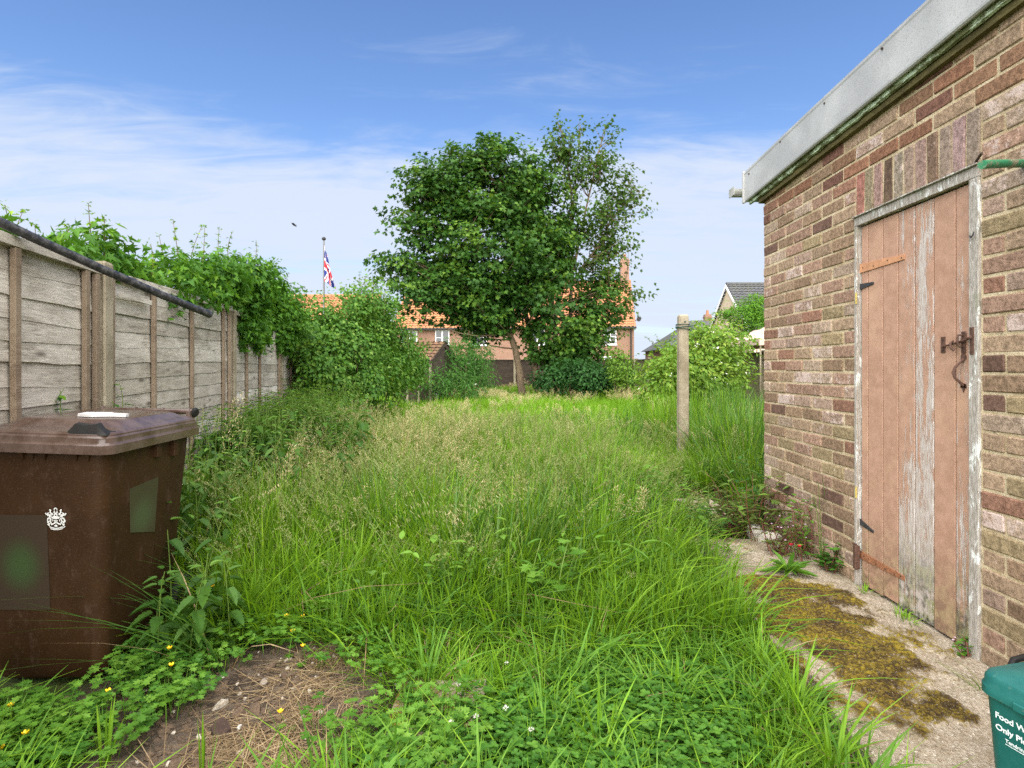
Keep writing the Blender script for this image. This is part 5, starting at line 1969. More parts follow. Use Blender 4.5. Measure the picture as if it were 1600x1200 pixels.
def make_bush(name, label, cat, blobs, n_cl, per, rad, size, mat, t=T_OVATE, shell=.55, stems=14, flowers=None, core=None, droop=.35, ub=.6, ob=.8, flat=.8, extra_leaf=None, foliage_name='foliage', shoots=None, rag=.22):
    from mathutils import noise as mn
    b = np.array(blobs)
    cx, cy = b[:, 0].mean(), b[:, 1].mean()
    root = thing(name, label, cat, (cx, cy, -.08))
    cen, out = blob_pts(blobs, n_cl, shell)
    cen = cen + out * np.array([rag * (mn.noise(Vector(p) * 2.1) + .5 * mn.noise(Vector(p) * 5.3)) for p in cen])[:, None]
    ok = cen[:, 2] > -.05
    cen, out = cen[ok], out[ok]
    F = Foliage()
    cluster_leaves(F, t, cen, out, per, rad, flat, size, ub, ob, droop)
    if extra_leaf is not None:
        mat2, share, zc = extra_leaf
        sel = RNG.random(len(cen)) < share
        cluster_leaves(F, t, cen[sel] + out[sel] * .03, out[sel], per, rad, flat, size, ub, ob, droop, 1)
    F.build(foliage_name, [mat] + ([extra_leaf[0]] if extra_leaf is not None else []), root)
    mb = MB()
    pick = RNG.choice(len(cen), min(stems, len(cen)), replace=False)
    for i in (pick if stems else []):
        a = (cx + (cen[i][0] - cx) * .35, cy + (cen[i][1] - cy) * .35, -.1)
        mb.tube(branch_path(a, cen[i], 0, 5), [.022, .018, .014, .010, .005], 5, False)
    if stems:
        mb.build('stems', M['twig'], root, True)
    if flowers:
        fm, nf, fs = flowers
        F = Foliage()
        sel = RNG.choice(len(cen), nf)
        cluster_leaves(F, T_ROUND, cen[sel] + out[sel] * .08, out[sel], 6, .05, .6, fs, 1, .5, 0)
        F.build('flowers', [fm], root)
    if shoots:
        F = Foliage()
        mb = MB()
        for (p, h, dx) in shoots:
            p = np.array(p)
            q_ = p + np.array([dx, RNG.normal(0, .05), h])
            pth = np.array(branch_path(p - np.array([0, 0, .15]), q_, 0, 7, .12))
            mb.tube(pth, [.005, .004, .004, .003, .003, .002, .002], 4, False)
            for k in range(1, 7):
                nl = 6
                ps = np.repeat(pth[k][None, :], nl, 0) + RNG.normal(0, .012, (nl, 3))
                F.leaves(t, ps, nrm(RNG.normal(0, 1, (nl, 3)) * [1, 1, .5]), randdir(nl) * .5 + [0, 0, 1], size * U(.4, .85, nl) * (1.15 - .1 * k), U(.3, 1, nl))
        F.build('shoot_leaves', [mat], root)
        tag(mb.build('shoot_stems', M['twig'], root), kind='stuff')
    return root


def fy(u):
    return -FX0 / ((800 - u) / 880 + FK)


vb = []
for (u, v, ru, rv, dy, ry) in ((-40, 362, 40, 16, .30, .14), (10, 374, 30, 9, .28, .12), (60, 390, 36, 9, .28, .12), (115, 398, 30, 14, .25, .15), (158, 405, 30, 24, .25, .18), (205, 430, 34, 13, .25, .16), (250, 434, 32, 20, .22, .22), (300, 440, 34, 26, .15, .28),
                               (340, 438, 38, 42, -.05, .35), (378, 452, 40, 52, -.12, .38), (412, 472, 36, 56, -.18, .42), (440, 498, 28, 48, -.2, .45), (465, 515, 22, 36, -.2, .45), (384, 505, 22, 38, -.28, .22), (440, 530, 24, 20, -.35, .25), (402, 525, 14, 22, -.3, .2)):
    Y = fy(u) + dy
    p = P(u, v, Y)
    s = 880 / Y
    vb.append((p.x, p.y, p.z, ru / s, ry, rv / s))
sh = []
for (u, v, dy, h, dx) in ((150, 385, .25, .13, -.02), (160, 390, .25, .10, .03), (108, 385, .25, .06, -.03), (60, 378, .25, .04, .03), (225, 415, .2, .08, .05), (285, 405, .15, .16, -.05), (300, 405, .15, .15, .08), (315, 410, .1, .16, .05), (360, 400, 0, .12, .05), (395, 410, -.1, .12, .08), (415, 425, -.1, .1, .15), (270, 408, .2, .1, -.08), (195, 405, .2, .06, -.06), (345, 398, 0, .14, -.04), (10, 352, .3, .05, 0), (25, 356, .3, .05, .02)):
    sh.append((PP(u, v, fy(u) + dy), h * 1.9, dx))
make_bush('climbing_vine', 'bright green climbing vine spilling over the top of the grey fence', 'vine', vb, 2500, 9, .09, .054, M['vine'], T_FIVE, .35, 0, None, None, .6, .35, .9, .9, None, 'foliage', sh)

ib = px_blobs([(488, 522, 34, 38, 9.6, .7), (505, 570, 38, 50, 9.4, .7), (526, 516, 36, 34, 10.3, .8), (568, 478, 30, 34, 11.0, .8), (545, 545, 52, 56, 10.2, .9), (592, 505, 30, 42, 11.8, .8), (585, 560, 40, 48, 11.2, .9), (612, 550, 30, 44, 12.2, .8), (632, 565, 20, 36, 12.8, .7), (645, 572, 18, 30, 13.6, .6), (618, 590, 30, 22, 12, .6), (560, 600, 60, 30, 10.2, .8), (478, 560, 14, 50, 9.2, .3)])
ish = [(PP(570, 450, 11), .22, .02), (PP(560, 455, 11), .15, -.1), (PP(592, 470, 11.6), .2, .1), (PP(520, 482, 10.2), .15, -.05), (PP(615, 515, 12), .2, .1), (PP(470, 465, 9.6), .2, -.05)]
make_bush('ivy_hedge', 'tall ivy-smothered hedge at the end of the grey fence', 'hedge', ib, 3000, 11, .14, .070, M['ivy'], T_IVY, .35, 10, None, None, .7, .35, .9, .9, (M['shrub_yellow'], .10, 0), 'foliage', ish + [(PP(u, v, 10.5), .25, RNG.normal(0, .12)) for u, v in ((485, 485), (500, 488), (545, 470), (580, 450), (600, 480), (625, 530), (640, 545), (565, 445), (555, 452))], .55)

make_bush('shrub', 'loose grey-green shrub with drooping leaves left of the tree trunks', 'shrub', px_blobs([(715, 568, 38, 30, 17, .9), (692, 588, 30, 22, 16.8, .7), (748, 590, 30, 22, 17.2, .7), (722, 545, 26, 16, 17.1, .6), (745, 565, 26, 26, 17.3, .6), (705, 605, 52, 22, 16.0, .8), (676, 596, 24, 24, 15.8, .6)]), 620, 11, .22, .14, M['shrub'], T_LANCE, .35, 26, (M['flower_w'], 14, .05), None, .5, .5, .7, .9, None, 'foliage',
          [(PP(680, 575, 16.6), .3, -.3), (PP(735, 540, 17), .4, .0), (PP(700, 548, 17), .35, -.1), (PP(725, 530, 17), .35, .1), (PP(745, 545, 17.2), .3, .25), (PP(690, 560, 16.8), .3, -.25), (PP(760, 570, 17.2), .25, .2)])
make_bush('shrub', 'low dark shrub right of the tree trunks against the brown fence', 'shrub', px_blobs([(880, 588, 34, 20, 18.6, .8), (915, 588, 34, 22, 18.4, .8), (940, 590, 24, 16, 18.5, .7), (850, 594, 20, 12, 18.9, .5)]), 420, 12, .24, .13, M['shrub_dark'], T_OVATE, .45, 18)
make_bush('shrub', 'small bright yellow-green shrub at the right end of the brown fence', 'shrub', px_blobs([(972, 580, 20, 24, 17.5, .5), (962, 560, 14, 16, 17.8, .4), (985, 592, 16, 16, 17.2, .4)]), 190, 11, .18, .10, M['shrub_yellow'], T_OVATE, .4, 12)
make_bush('flowering_bush', 'yellow-green bush with pale cream blossom behind the concrete post', 'bush', px_blobs([(1040, 588, 30, 40, 11.2, .7), (1022, 605, 20, 28, 11, .5), (1100, 548, 42, 36, 12.2, .9), (1128, 535, 28, 28, 12.6, .8), (1082, 590, 46, 40, 11.8, .9), (1135, 585, 36, 36, 12.4, .8), (1060, 555, 24, 24, 11.8, .6)]), 900, 11, .19, .10, M['shrub_yellow'], T_OVATE, .5, 30, (M['flower_w'], 42, .032), None, .4, .4, .9, .9, None, 'foliage',
          [(PP(1046, 540, 11.5), .2, -.25), (PP(1030, 535, 11.5), .12, -.25), (PP(1110, 515, 12.2), .2, .05), (PP(1095, 520, 12), .18, -.1), (PP(1140, 510, 12.6), .2, .1)])
make_bush('conifer', 'bright green layered conifer beyond the beige canopy', 'tree', px_blobs([(1170, 480, 24, 8, 22, .7), (1160, 496, 26, 9, 22, .8), (1185, 470, 16, 7, 22, .5), (1145, 489, 18, 6, 21.8, .5), (1178, 505, 28, 10, 22, .8), (1160, 516, 14, 8, 22, .5), (1192, 490, 18, 10, 22, .5)]), 380, 12, .2, .15, M['conifer'], T_SPRAY, .4, 22, None, None, .1, .8, .5, .5)

# ================================================================== grass and weeds
g_t = [grass_proto(54, .10, .36, .80, .0032, .0066, [M['grass'], M['straw']], .11, .26, straw=.10) for _ in range(3)]
g_t += [grass_proto(54, .10, .36, .80, .0032, .0066, [M['grass_light'], M['straw']], .11, .26, straw=.08) for _ in range(3)]
g_t += [grass_proto(36, .10, .48, .85, .0050, .0085, [M['grass_dark'], M['straw']], .13, .34, straw=.08) for _ in range(2)]
# far clumps: broader, coarser
g_t += [grass_proto(70, .26, .40, .72, .0065, .0110, [M['grass'], M['straw']], .14, .38, straw=.06, seg=3) for _ in range(2)]
g_t += [grass_proto(70, .26, .40, .72, .0065, .0110, [M['grass_light'], M['straw']], .14, .38, straw=.10, seg=3) for _ in range(2)]


def front_line(u):
    """picture height where the tall grass begins, left to right"""
    return np.interp(u, [200, 300, 420, 560, 640, 760, 900, 1050, 1140, 1180, 1300], [960, 965, 975, 955, 985, 985, 955, 930, 880, 800, 760])


def tall_h(x, y):
    u, v = uv_of(x, y)
    h = np.ones_like(x) * 0.88
    h *= np.clip(0.42 + (front_line(u) - v) / 150.0, 0.36, 1.0)
    pth = np.exp(-(((x - 1.55 - 0.07 * (y - 5)) / 0.62) ** 2)) * np.clip((9.0 - y) / 2.5, 0, 1)       # trodden strip up to the post
    h *= 1 - 0.62 * pth
    h *= np.clip(0.72 + 0.65 * (fbm(x * .9, y * .9, 71) - .3), .6, 1.15)
    h *= 1 - 0.08 * np.clip((y - 8) / 8, 0, 1)
    return h


P_, R_, S_, I_ = [], [], [], []
for (y0, y1, dens, far) in ((2.5, 4.2, 62, 0), (4.2, 7.0, 42, 0), (7.0, 10.5, 26, 0), (10.5, 26.5, 10, 1)):
    x0, x1 = -1.0 * y1 - .3, min(6.3, 1.0 * y1)
    n = int((x1 - x0) * (y1 - y0) * dens)
    xy = pts_in(n, x0, x1, y0, y1)
    x, y = xy[:, 0], xy[:, 1]
    u, v = uv_of(x, y)
    ok = (x > fence_x(y) + .15) & ~on_slab(x, y) & ~((x > 1.75) & (y < 4.4)) & (x < 6.2) & (v < front_line(u) + 10 * RNG.normal(size=n)) & (np.abs(x) < .98 * y + .4)
    ok &= ~((x < -1.45) & (y < 3.0))
    ok &= ~((x > 6.0 - 0 * y) & (y > 8))
    nettle_zone = (x < fence_x(y) + 0.9 + .3 * (y < 5)) & (y < 11)
    ok &= ~(nettle_zone & (RNG.random(n) < np.where(y < 4.4, .10, .35)))
    xy = xy[ok]
    x, y = xy[:, 0], xy[:, 1]
    h = tall_h(x, y)
    p, r, s = scat_at(xy, .85, 1.15)
    s[:, 2] = h * U(.62, 1.22, len(h))
    if far:
        idx = np.where(RNG.random(len(x)) < .22, 8, 10) + RNG.integers(0, 2, len(x))
    else:
        lightp = np.clip(0.20 + 0.5 * np.exp(-((x - 1.0) / 1.3) ** 2) * (y > 3) + .25 * np.clip((y - 5) / 6, 0, 1) + .7 * (fbm(x * 1.1, y * 1.1, 77) - .5), 0.05, .95)
        darkp = np.clip(.12 + .9 * (fbm(x * .8 + 9, y * .8, 79) - .55), .03, .5)
        darkp = np.where((x > 2.3) & (y > 5), .50, darkp)
        q_ = RNG.random(len(x))
        idx = np.where(q_ < darkp, 6 + RNG.integers(0, 2, len(x)), np.where(RNG.random(len(x)) < lightp, 3 + RNG.integers(0, 3, len(x)), RNG.integers(0, 3, len(x))))
        s[:, 2] *= np.where((x > 2.25) & (y > 5.2) & (y < 10), 1.45 + .35 * RNG.random(len(x)), 1.0)
    P_.append(p), R_.append(r), S_.append(s), I_.append(idx)
o = scatter('meadow_grass', g_t, np.concatenate(P_), np.concatenate(R_), np.concatenate(S_), np.concatenate(I_))
tag(o, 'long lush green meadow grass filling the whole garden', 'grass', kind='stuff')

# flowering grasses
sd = [seed_proto(7, .12, .70, .98, ['panicle'], [M['stem'], M['seed']], .10, .22) for _ in range(3)]
sd += [seed_proto(6, .12, .68, .95, ['spike', 'panicle'], [M['stem'], M['seed_green']], .10, .25) for _ in range(2)]
sd += [seed_proto(5, .12, .75, 1.02, ['nod', 'panicle'], [M['stem'], M['seed']], .16, .40) for _ in range(2)]
sd += [seed_proto(12, .30, .68, .92, ['panicle'], [M['stem'], M['seed']], .10, .22, 1.7) for _ in range(2)]
P_, R_, S_, I_ = [], [], [], []
for (y0, y1, dens, far) in ((2.9, 5.0, 22, 0), (5.0, 9.5, 32, 0), (9.5, 25.5, 4.5, 1)):
    x0, x1 = -.95 * y1, min(6.0, .8 * y1)
    n = int((x1 - x0) * (y1 - y0) * dens)
    xy = pts_in(n, x0, x1, y0, y1)
    x, y = xy[:, 0], xy[:, 1]
    u, v = uv_of(x, y)
    drift = np.exp(-((x + 1.1) / 1.15) ** 2) * np.exp(-((y - 6.6) / 2.4) ** 2)
    pr_ = np.clip(0.05 + 0.55 * drift + 0.40 * (fbm(x * .7, y * .7, 83) - .5) + .02 * far + .16 * (y > 15) + .35 * ((x > 2.2) & (y < 10)), 0.02, 1)
    pr_ *= np.where((x > .2) & (y > 7.5) & (x < 2.2), .55, 1.0) * np.where(y < 4.2, .55, 1.0) * np.where((x > 1.0) & (x < 2.3) & (y < 8), .28, 1.0)
    ok = (x > fence_x(y) + .25) & ~on_slab(x, y) & (v < front_line(u) - 35) & (RNG.random(n) < pr_) & ~((x > 1.6) & (y < 5))
    xy = xy[ok]
    x, y = xy[:, 0], xy[:, 1]
    p, r, s = scat_at(xy, .85, 1.1)
    s[:, 2] = np.clip(tall_h(x, y), .55, 1) * U(.82, 1.08, len(x))
    idx = np.where(far, 7 + RNG.integers(0, 2, len(x)), RNG.choice([0, 1, 2, 0, 1, 2, 3, 4, 5, 6], len(x)))
    P_.append(p), R_.append(r), S_.append(s), I_.append(idx)
o = scatter('seed_grass', sd, np.concatenate(P_), np.concatenate(R_), np.concatenate(S_), np.concatenate(I_))
tag(o, 'drifts of pale beige flowering grass heads above the green grass', 'grass', kind='stuff')


# green flowering stems and leafy weeds mixed all through the meadow
xy = pts_in(2300, -3.4, 2.4, 2.7, 8.5)
x, y = xy[:, 0], xy[:, 1]
u, v = uv_of(x, y)
ok = (x > fence_x(y) + .3) & ~on_slab(x, y) & (v < front_line(u) - 15) & ~((x > 1.45) & (y < 5)) & (np.abs(x) < .9 * y) & ~((x < -1.45) & (y < 3.0)) & (RNG.random(len(x)) < .42 + .5 * (fbm(x * 1.2, y * 1.2, 88) - .5))
xy = xy[ok]
gp_ = [seed_proto(4, .09, .62, .95, ['spike', 'panicle'], [M['stem'], M['seed_green']], .12, .28) for _ in range(4)]
p, r, s = scat_at(xy, .8, 1.1)
s[:, 2] = np.clip(tall_h(xy[:, 0], xy[:, 1]), .42, 1) * U(.85, 1.15, len(xy))
o = scatter('flowering_grass', gp_, p, r, s, RNG.integers(0, 4, len(xy)))
tag(o, 'thin green flowering grass stems standing through the front of the meadow', 'grass', kind='stuff')


def leafy_clump(n, h0, h1, size, t):
    F = Foliage()
    for k in range(n):
        a = U(0, 6.28)
        h = U(h0, h1)
        c = F.blades([(RNG.normal(0, .04), RNG.normal(0, .04), -.02)], a, h, .15, .2, .0022, .4, 1, 6, None, lambda t: 1 + 0 * t)[0]
        for j in range(10):
            q_ = c[1 + int(j * .59)]
            b = j * 2.4
            F.leaves(t, [q_], [[math.cos(b), math.sin(b), U(-.2, .6)]], [[0, 0, 1]], size * U(.6, 1.15), U(0, 1), 0)
    return F.mesh('leafy_clump', [M['weed'], M['stem']])


lc = [leafy_clump(4, .25, .5, .10, T_LANCE), leafy_clump(4, .25, .5, .065, T_OVATE), leafy_clump(5, .2, .4, .085, T_CUT), leafy_clump(4, .2, .45, .055, T_OVATE)]
xy = pts_in(230, -2.4, 1.5, 2.5, 6.0)
x, y = xy[:, 0], xy[:, 1]
u, v = uv_of(x, y)
ok = (x > fence_x(y) + .5) & ~on_slab(x, y) & (v < front_line(u) + 15) & ~((x < -1.45) & (y < 3.0)) & (fbm(x * 1.5, y * 1.5, 66) > .5)
xy = xy[ok]
p, r, s = scat_at(xy, .8, 1.2)
o = scatter('meadow_weeds', lc, p, r, s, RNG.integers(0, 4, len(xy)))
tag(o, 'broad-leaved weeds scattered among the long grass', 'weeds', kind='stuff')


# nettles
def nettle(F, base, h, lean=0.0, head=0.0, tiers=8, size=.066, mats=(0, 1)):
    base = np.array(base, float)
    mb = MB()
    pth = []
    for t in np.linspace(0, 1, 7):
        pth.append(base + np.array([math.cos(head) * lean * t * t * h, math.sin(head) * lean * t * t * h, h * t]))
    mb.tube(pth, [.0035, .0035, .003, .003, .0025, .002, .0015], 5, False)
    F.raw(mb, mats[1])
    pth = np.array(pth)
    a0 = U(0, 3)
    for k in range(tiers):
        t = 0.22 + 0.78 * k / (tiers - 1)
        f = t * 6
        i = min(int(f), 5)
        p = pth[i] + (pth[i + 1] - pth[i]) * (f - i)
        top = k >= tiers - 2
        for s in (0, math.pi):
            a = a0 + k * math.pi / 2 + s + U(-.25, .25)
            L = size * (0.62 + 0.6 * math.sin(math.pi * min(1, .25 + .75 * (1 - t)))) * (0.55 if top else 1) * U(.85, 1.15)
            d = np.array([math.cos(a), math.sin(a), U(-.55, .05) + (.6 if top else 0)])
            F.leaves(T_NETTLE, [p + nrm(d) * .018], d, [[0, 0, 1]], L * 1.15, np.clip(U(0, .55) + (.45 if top else 0), 0, 1), mats[0])


def nettle_clump(n, rad, h0, h1):
    F = Foliage()
    for k in range(n):
        a, r = U(0, 6.28), rad * math.sqrt(U(0, 1))
        nettle(F, (r * math.cos(a), r * math.sin(a), -.02), U(h0, h1), U(0, .25), U(0, 6.28), int(U(7, 10)))
    return F.mesh('nettle_clump', [M['nettle'], M['stem']])


npro = [nettle_clump(6, .16, .55, .95) for _ in range(4)]
xy = []
for _ in range(320):
    y = U(3.05, 11.5)
    xy.append((fence_x(y) + .14 + min(1.15, abs(RNG.normal(0, .48))), y))
xy = np.array(xy)
xy = xy[~((xy[:, 0] < -1.3) & (xy[:, 1] < 3.0)) & ((xy[:, 1] > 4.4) | (RNG.random(len(xy)) < .35))]
p, r, s = scat_at(xy, .8, 1.15)
far_ = np.clip((xy[:, 1] - 6) / 5, 0, 1)
s[:, 2] *= 1.0 + .18 * far_
o = scatter('nettle_bed', npro, p, r, s, RNG.integers(0, 4, len(xy)))
tag(o, 'thick bed of stinging nettles along the foot of the grey fence', 'nettles', kind='stuff')

# short grass in the foreground
gs = [grass_proto(34, .07, .07, .20, .0022, .0042, [M['grass_light'], M['straw']], .35, .8, straw=.22, seg=3) for _ in range(3)]
gs += [grass_proto(30, .07, .12, .32, .0028, .0052, [M['grass'], M['straw']], .3, .7, straw=.1) for _ in range(2)]
gs += [grass_proto(22, .06, .10, .26, .0035, .0060, [M['weed'], M['straw']], .35, .7, straw=.1) for _ in range(2)]
xy = pts_in(2600, -2.3, 2.0, 1.25, 3.6)
x, y = xy[:, 0], xy[:, 1]
u, v = uv_of(x, y)
soil = soil_mask(x, y)
ok = ~on_slab(x, y) & (v > front_line(u) - 60) & (soil < .12 + .15 * RNG.random(len(x))) & (x < 1.5) & ~((x < -1.5) & (y > 1.95))
clz = ((u > 700) & (u < 1180) & (v > 1015))
ok &= ~(clz & (RNG.random(len(x)) < .40))
xy = xy[ok]
x, y = xy[:, 0], xy[:, 1]
u, v = uv_of(x, y)
p, r, s = scat_at(xy, .75, 1.2, .12)
tallish = (v < 1010)
idx = np.where(tallish, RNG.choice([3, 4, 5, 6, 0], len(x)), RNG.choice([0, 1, 2, 5], len(x)))
s[:, 2] *= np.where(tallish, 1.25, .9)
o = scatter('short_grass', gs, p, r, s, idx)
tag(o, 'short ragged grass in front of the tall meadow', 'grass', kind='stuff')


# clover
def clover_proto(n, rad):
    F = Foliage()
    for k in range(n):
        a, r = U(0, 6.28), rad * math.sqrt(U(0, 1))
        h = U(.015, .085)
        tx, ty = r * math.cos(a), r * math.sin(a)
        top = np.array([tx + U(-.02, .02), ty + U(-.02, .02), h])
        F.blades([(tx, ty, -.01)], a, h, .1, .1, .0009, .5, 0, 2, None, lambda t: 1 + 0 * t)
        a0, sz = U(0, 6.28), U(.009, .0195)
        tl = RNG.normal(0, .22, 2)
        rv = U(0, 1)
        for j in range(3):
            b = a0 + j * 2.094
            d = np.array([math.cos(b), math.sin(b), .10 + tl[0] * math.cos(b) + tl[1] * math.sin(b)])
            F.leaves(T_ROUND, [top], d, [[0, 0, 1]], sz, np.clip(rv + U(-.12, .12), 0, 1), 0)
    return F.mesh('clover_clump', [M['clover']])


cp = [clover_proto(30, .085) for _ in range(4)]
xy = pts_in(1500, -.6, 1.25, 1.3, 2.75)
x, y = xy[:, 0], xy[:, 1]
u, v = uv_of(x, y)
inz = np.clip((v - np.interp(u, [560, 660, 760, 900, 1050, 1180], [1150, 1110, 1075, 1040, 1015, 1040])) / 70, 0, 1) * np.clip((1195 - u) / 40, 0, 1) * np.clip((u - 560) / 130, 0, 1)
inz *= np.where(fbm(x * 3, y * 3, 91) > .42, 1, .18)
ok = (RNG.random(len(x)) < inz) & ~on_slab(x, y) & ~((x > -.42) & (x < -.12) & (y > 1.72) & (y < 2.15) & (RNG.random(len(x)) < .8))
xy = xy[ok]
p, r, s = scat_at(xy, .85, 1.2, .1)
o = scatter('clover_patch', cp, p, r, s, RNG.integers(0, 4, len(xy)))
tag(o, 'dense patch of dark green clover in front of the tall grass', 'clover', kind='stuff')


# creeping buttercup leaves round the bin and the soil
def cut_leaf_proto(n, rad, h0, h1, size, mat):
    F = Foliage()
    for k in range(n):
        a, r = U(0, 6.28), rad * math.sqrt(U(0, 1))
        h = U(h0, h1)
        tx, ty = r * math.cos(a), r * math.sin(a)
        F.blades([(tx, ty, -.01)], a, h, .3, .2, .0012, .6, 0, 2, None, lambda t: 1 + 0 * t)
        top = np.array([tx + .42 * h * math.cos(a), ty + .42 * h * math.sin(a), h * .88])
        sz = U(.7, 1.2) * size
        rv = U(0, 1)
        for b in (a - 1.25, a, a + 1.25):
            d = np.array([math.cos(b), math.sin(b), U(-.25, .2)])
            F.leaves(T_CUT, [top], d, [[0, 0, 1]], sz, np.clip(rv + U(-.15, .15), 0, 1), 0)
    return F.mesh('leaf_clump', [mat])


bp = [cut_leaf_proto(12, .09, .05, .13, .031, M['weed']) for _ in range(3)] + [cut_leaf_proto(12, .09, .04, .12, .030, M['clover']) for _ in range(2)]
xy = []
for (u, v, su, sv, n) in ((40, 1160, 55, 16, 30), (225, 1040, 35, 40, 40), (330, 985, 60, 25, 40), (430, 975, 60, 18, 26), (0, 1180, 45, 35, 26), (620, 1150, 45, 30, 14), (560, 1010, 40, 20, 14), (120, 1140, 50, 10, 9), (690, 1180, 25, 20, 8)):
    for _ in range(n):
        g_ = ground_at(RNG.normal(u, su), max(900, RNG.normal(v, sv)))
        if not (g_.x < -1.58 and g_.y > 2.13):
            xy.append((g_.x, g_.y))
xy = np.array(xy)
p, r, s = scat_at(xy, .8, 1.25, .12)
o = scatter('ground_weeds', bp, p, r, s, RNG.integers(0, 5, len(xy)))
tag(o, 'low jagged-leaved weeds creeping round the foot of the brown bin', 'weeds', kind='stuff')


# dry straw lying over the soil
def straw_proto(n, L, spread):
    F = Foliage()
    for k in range(n):
        y0 = RNG.normal(0, spread)
        a = RNG.normal(0, .8)
        F.blades([(U(-.06, .06), y0, U(0, .012))], a, U(L * .5, L), U(1.8, 4.0), U(-.4, .6), U(.0009, .0019), U(0, 1), 0, 4)
    V = np.concatenate(F.V)
    V[:, 2] = np.clip(V[:, 2] * .16, 0, .03) + .002
    F.V = [V]
    return F.mesh('straw', [M['straw']])


sp = [straw_proto(20, .075, .05) for _ in range(4)]
xy, rz = [], []
for _ in range(75):
    t = U(0, 1) ** .8
    u = 575 - 190 * t + RNG.normal(0, 34)
    v = 1000 + 185 * t + RNG.normal(0, 30)
    g_ = ground_at(u, v)
    xy.append((g_.x, g_.y))
    rz.append(math.radians(232) + RNG.normal(0, .75))
for _ in range(30):
    g_ = ground_at(RNG.normal(400, 90), RNG.normal(1185, 18))
    xy.append((g_.x, g_.y))
    rz.append(U(0, 6.28))
xy = np.array(xy)
p, r, s = scat_at(xy, .7, 1.3, .10)
r[:, 2] = rz
o = scatter('dry_straw', sp, p, r, s, RNG.integers(0, 4, len(xy)))
tag(o, 'pale dry straw lying flat across the bare soil', 'straw', kind='stuff')

# clods and grit on the soil


def pebble(seed, squash):
    bm = bmesh.new()
    bmesh.ops.create_icosphere(bm, subdivisions=2, radius=1.0)
    rr = random.Random(seed)
    ph = [rr.uniform(0, 6) for _ in range(6)]
    for v in bm.verts:
        c = v.co
        k = 1 + .16 * math.sin(3 * c.x + ph[0]) + .13 * math.sin(4 * c.y + ph[1]) + .12 * math.sin(5 * c.z + ph[2]) + rr.uniform(-.05, .05)
        v.co = c * k
        v.co.z *= squash
    me = bpy.data.meshes.new('pebble')
    bm.to_mesh(me)
    bm.free()
    return me


M['clod'] = simple('soil_clod', (0.125, 0.085, 0.055), 0.98, 0.45, 3, 0.8)
M['grit'] = simple('pale_grit', (0.40, 0.35, 0.28), 0.9, 0.3, 3, 0.3)
pb_ = []
for k in range(4):
    me = pebble(k, .6)
    me.materials.append(M['clod'] if k < 3 else M['grit'])
    pb_.append(me)
xy = pts_in(4200, -1.9, -.15, 1.3, 2.7)
sm = soil_mask(xy[:, 0], xy[:, 1])
xy = xy[RNG.random(len(xy)) < sm]
p, r, s = scat_at(xy, .003, .012, .5)
s *= (1 + 1.4 * (RNG.random(len(xy)) < .05))[:, None]
o = scatter('soil_crumbs', pb_, p, r, s, RNG.choice([0, 1, 2, 0, 1, 2, 0, 1, 2, 0, 1, 2, 0, 1, 3], len(xy)))
tag(o, 'brown soil crumbs and grit on the bare patch', 'soil', kind='stuff')


# ================================================================== single plants
def plant(name, label, cat, F, mats, loc, part='leaves', group=None):
    o = F.build(part, mats, None, True)
    root = thing(name, label, cat, loc, 0, group)
    o.parent = root
    return root


def flower_head(F, p, r, n, mat, up=.35):
    a = U(0, 6.28)
    for k in range(n):
        b = a + k * 2 * math.pi / n
        F.leaves(T_PETAL, [p], [[math.cos(b), math.sin(b), up]], [[0, 0, 1]], r, .5, mat)


def gpos(u, v, z=-.07):
    g_ = ground_at(u, v, z)
    g_.z = float(gz(g_.x, g_.y)) if z < -.03 else z
    return g_


for (u, v, h, lab) in ((236, 1035, .42, 'pale-leaved stinging nettle leaning on the right side of the brown bin'), (285, 1040, .50, 'dark-leaved nettle one step right of the brown bin'), (345, 1010, .46, 'broad dark nettle at the front edge of the grass right of the bin'),
                       (300, 985, .62, 'tallest nettle close behind the bin corner plants'), (590, 960, .30, 'short star-topped nettle alone in the front grass'), (548, 985, .26, 'small dark nettle seedling beside the bare soil')):
    F = Foliage()
    for k in range(2 if h > .4 else 1):
        nettle(F, (RNG.normal(0, .035), RNG.normal(0, .03), -.02), h * U(.85, 1.05), U(.05, .3), U(0, 6.28), 7, .072, (0, 1))
    g_ = gpos(u, v)
    plant('nettle', lab, 'nettle', F, [M['nettle'], M['stem']], g_)
for (u, v, h, lab) in ((250, 1090, .19, 'yellow buttercup by the right foot of the brown bin'), (285, 1075, .20, 'yellow buttercup just right of the one at the bin foot'), (448, 1130, .10, 'low yellow buttercup on the bare soil'), (478, 1035, .12, 'yellow buttercup nearest the tall grass above the soil'),
                       (450, 1030, .14, 'yellow buttercup left of its twin above the bare soil'), (430, 1010, .16, 'upper yellow buttercup at the edge of the long grass'), (468, 1005, .13, 'small yellow buttercup highest over the soil patch'), (16, 1135, .14, 'yellow buttercup below the front of the bin'), (28, 1195, .13, 'yellow buttercup in the lowest left corner weeds'), (62, 1190, .14, 'yellow buttercup beside the corner weeds below the bin'), (148, 1125, .13, 'yellow buttercup under the front right corner of the bin'), (330, 985, .28, 'yellow buttercup half hidden among the dark nettles')):
    F = Foliage()
    c = F.blades([(0, 0, -.02)], U(0, 6.28), h, .15, .15, .0012, .6, 0, 4, None, lambda t: 1 + 0 * t)[0]
    for k in range(3):
        b = U(0, 6.28)
        F.leaves(T_CUT, [c[1 + k % 2]], [[math.cos(b), math.sin(b), .2]], [[0, 0, 1]], .04, U(0, 1), 0)
    flower_head(F, c[-1], .013, 5, 1, .5)
    plant('buttercup', lab, 'buttercup', F, [M['weed'], M['flower_y']], gpos(u, v), 'stem_and_petals', 'buttercups')
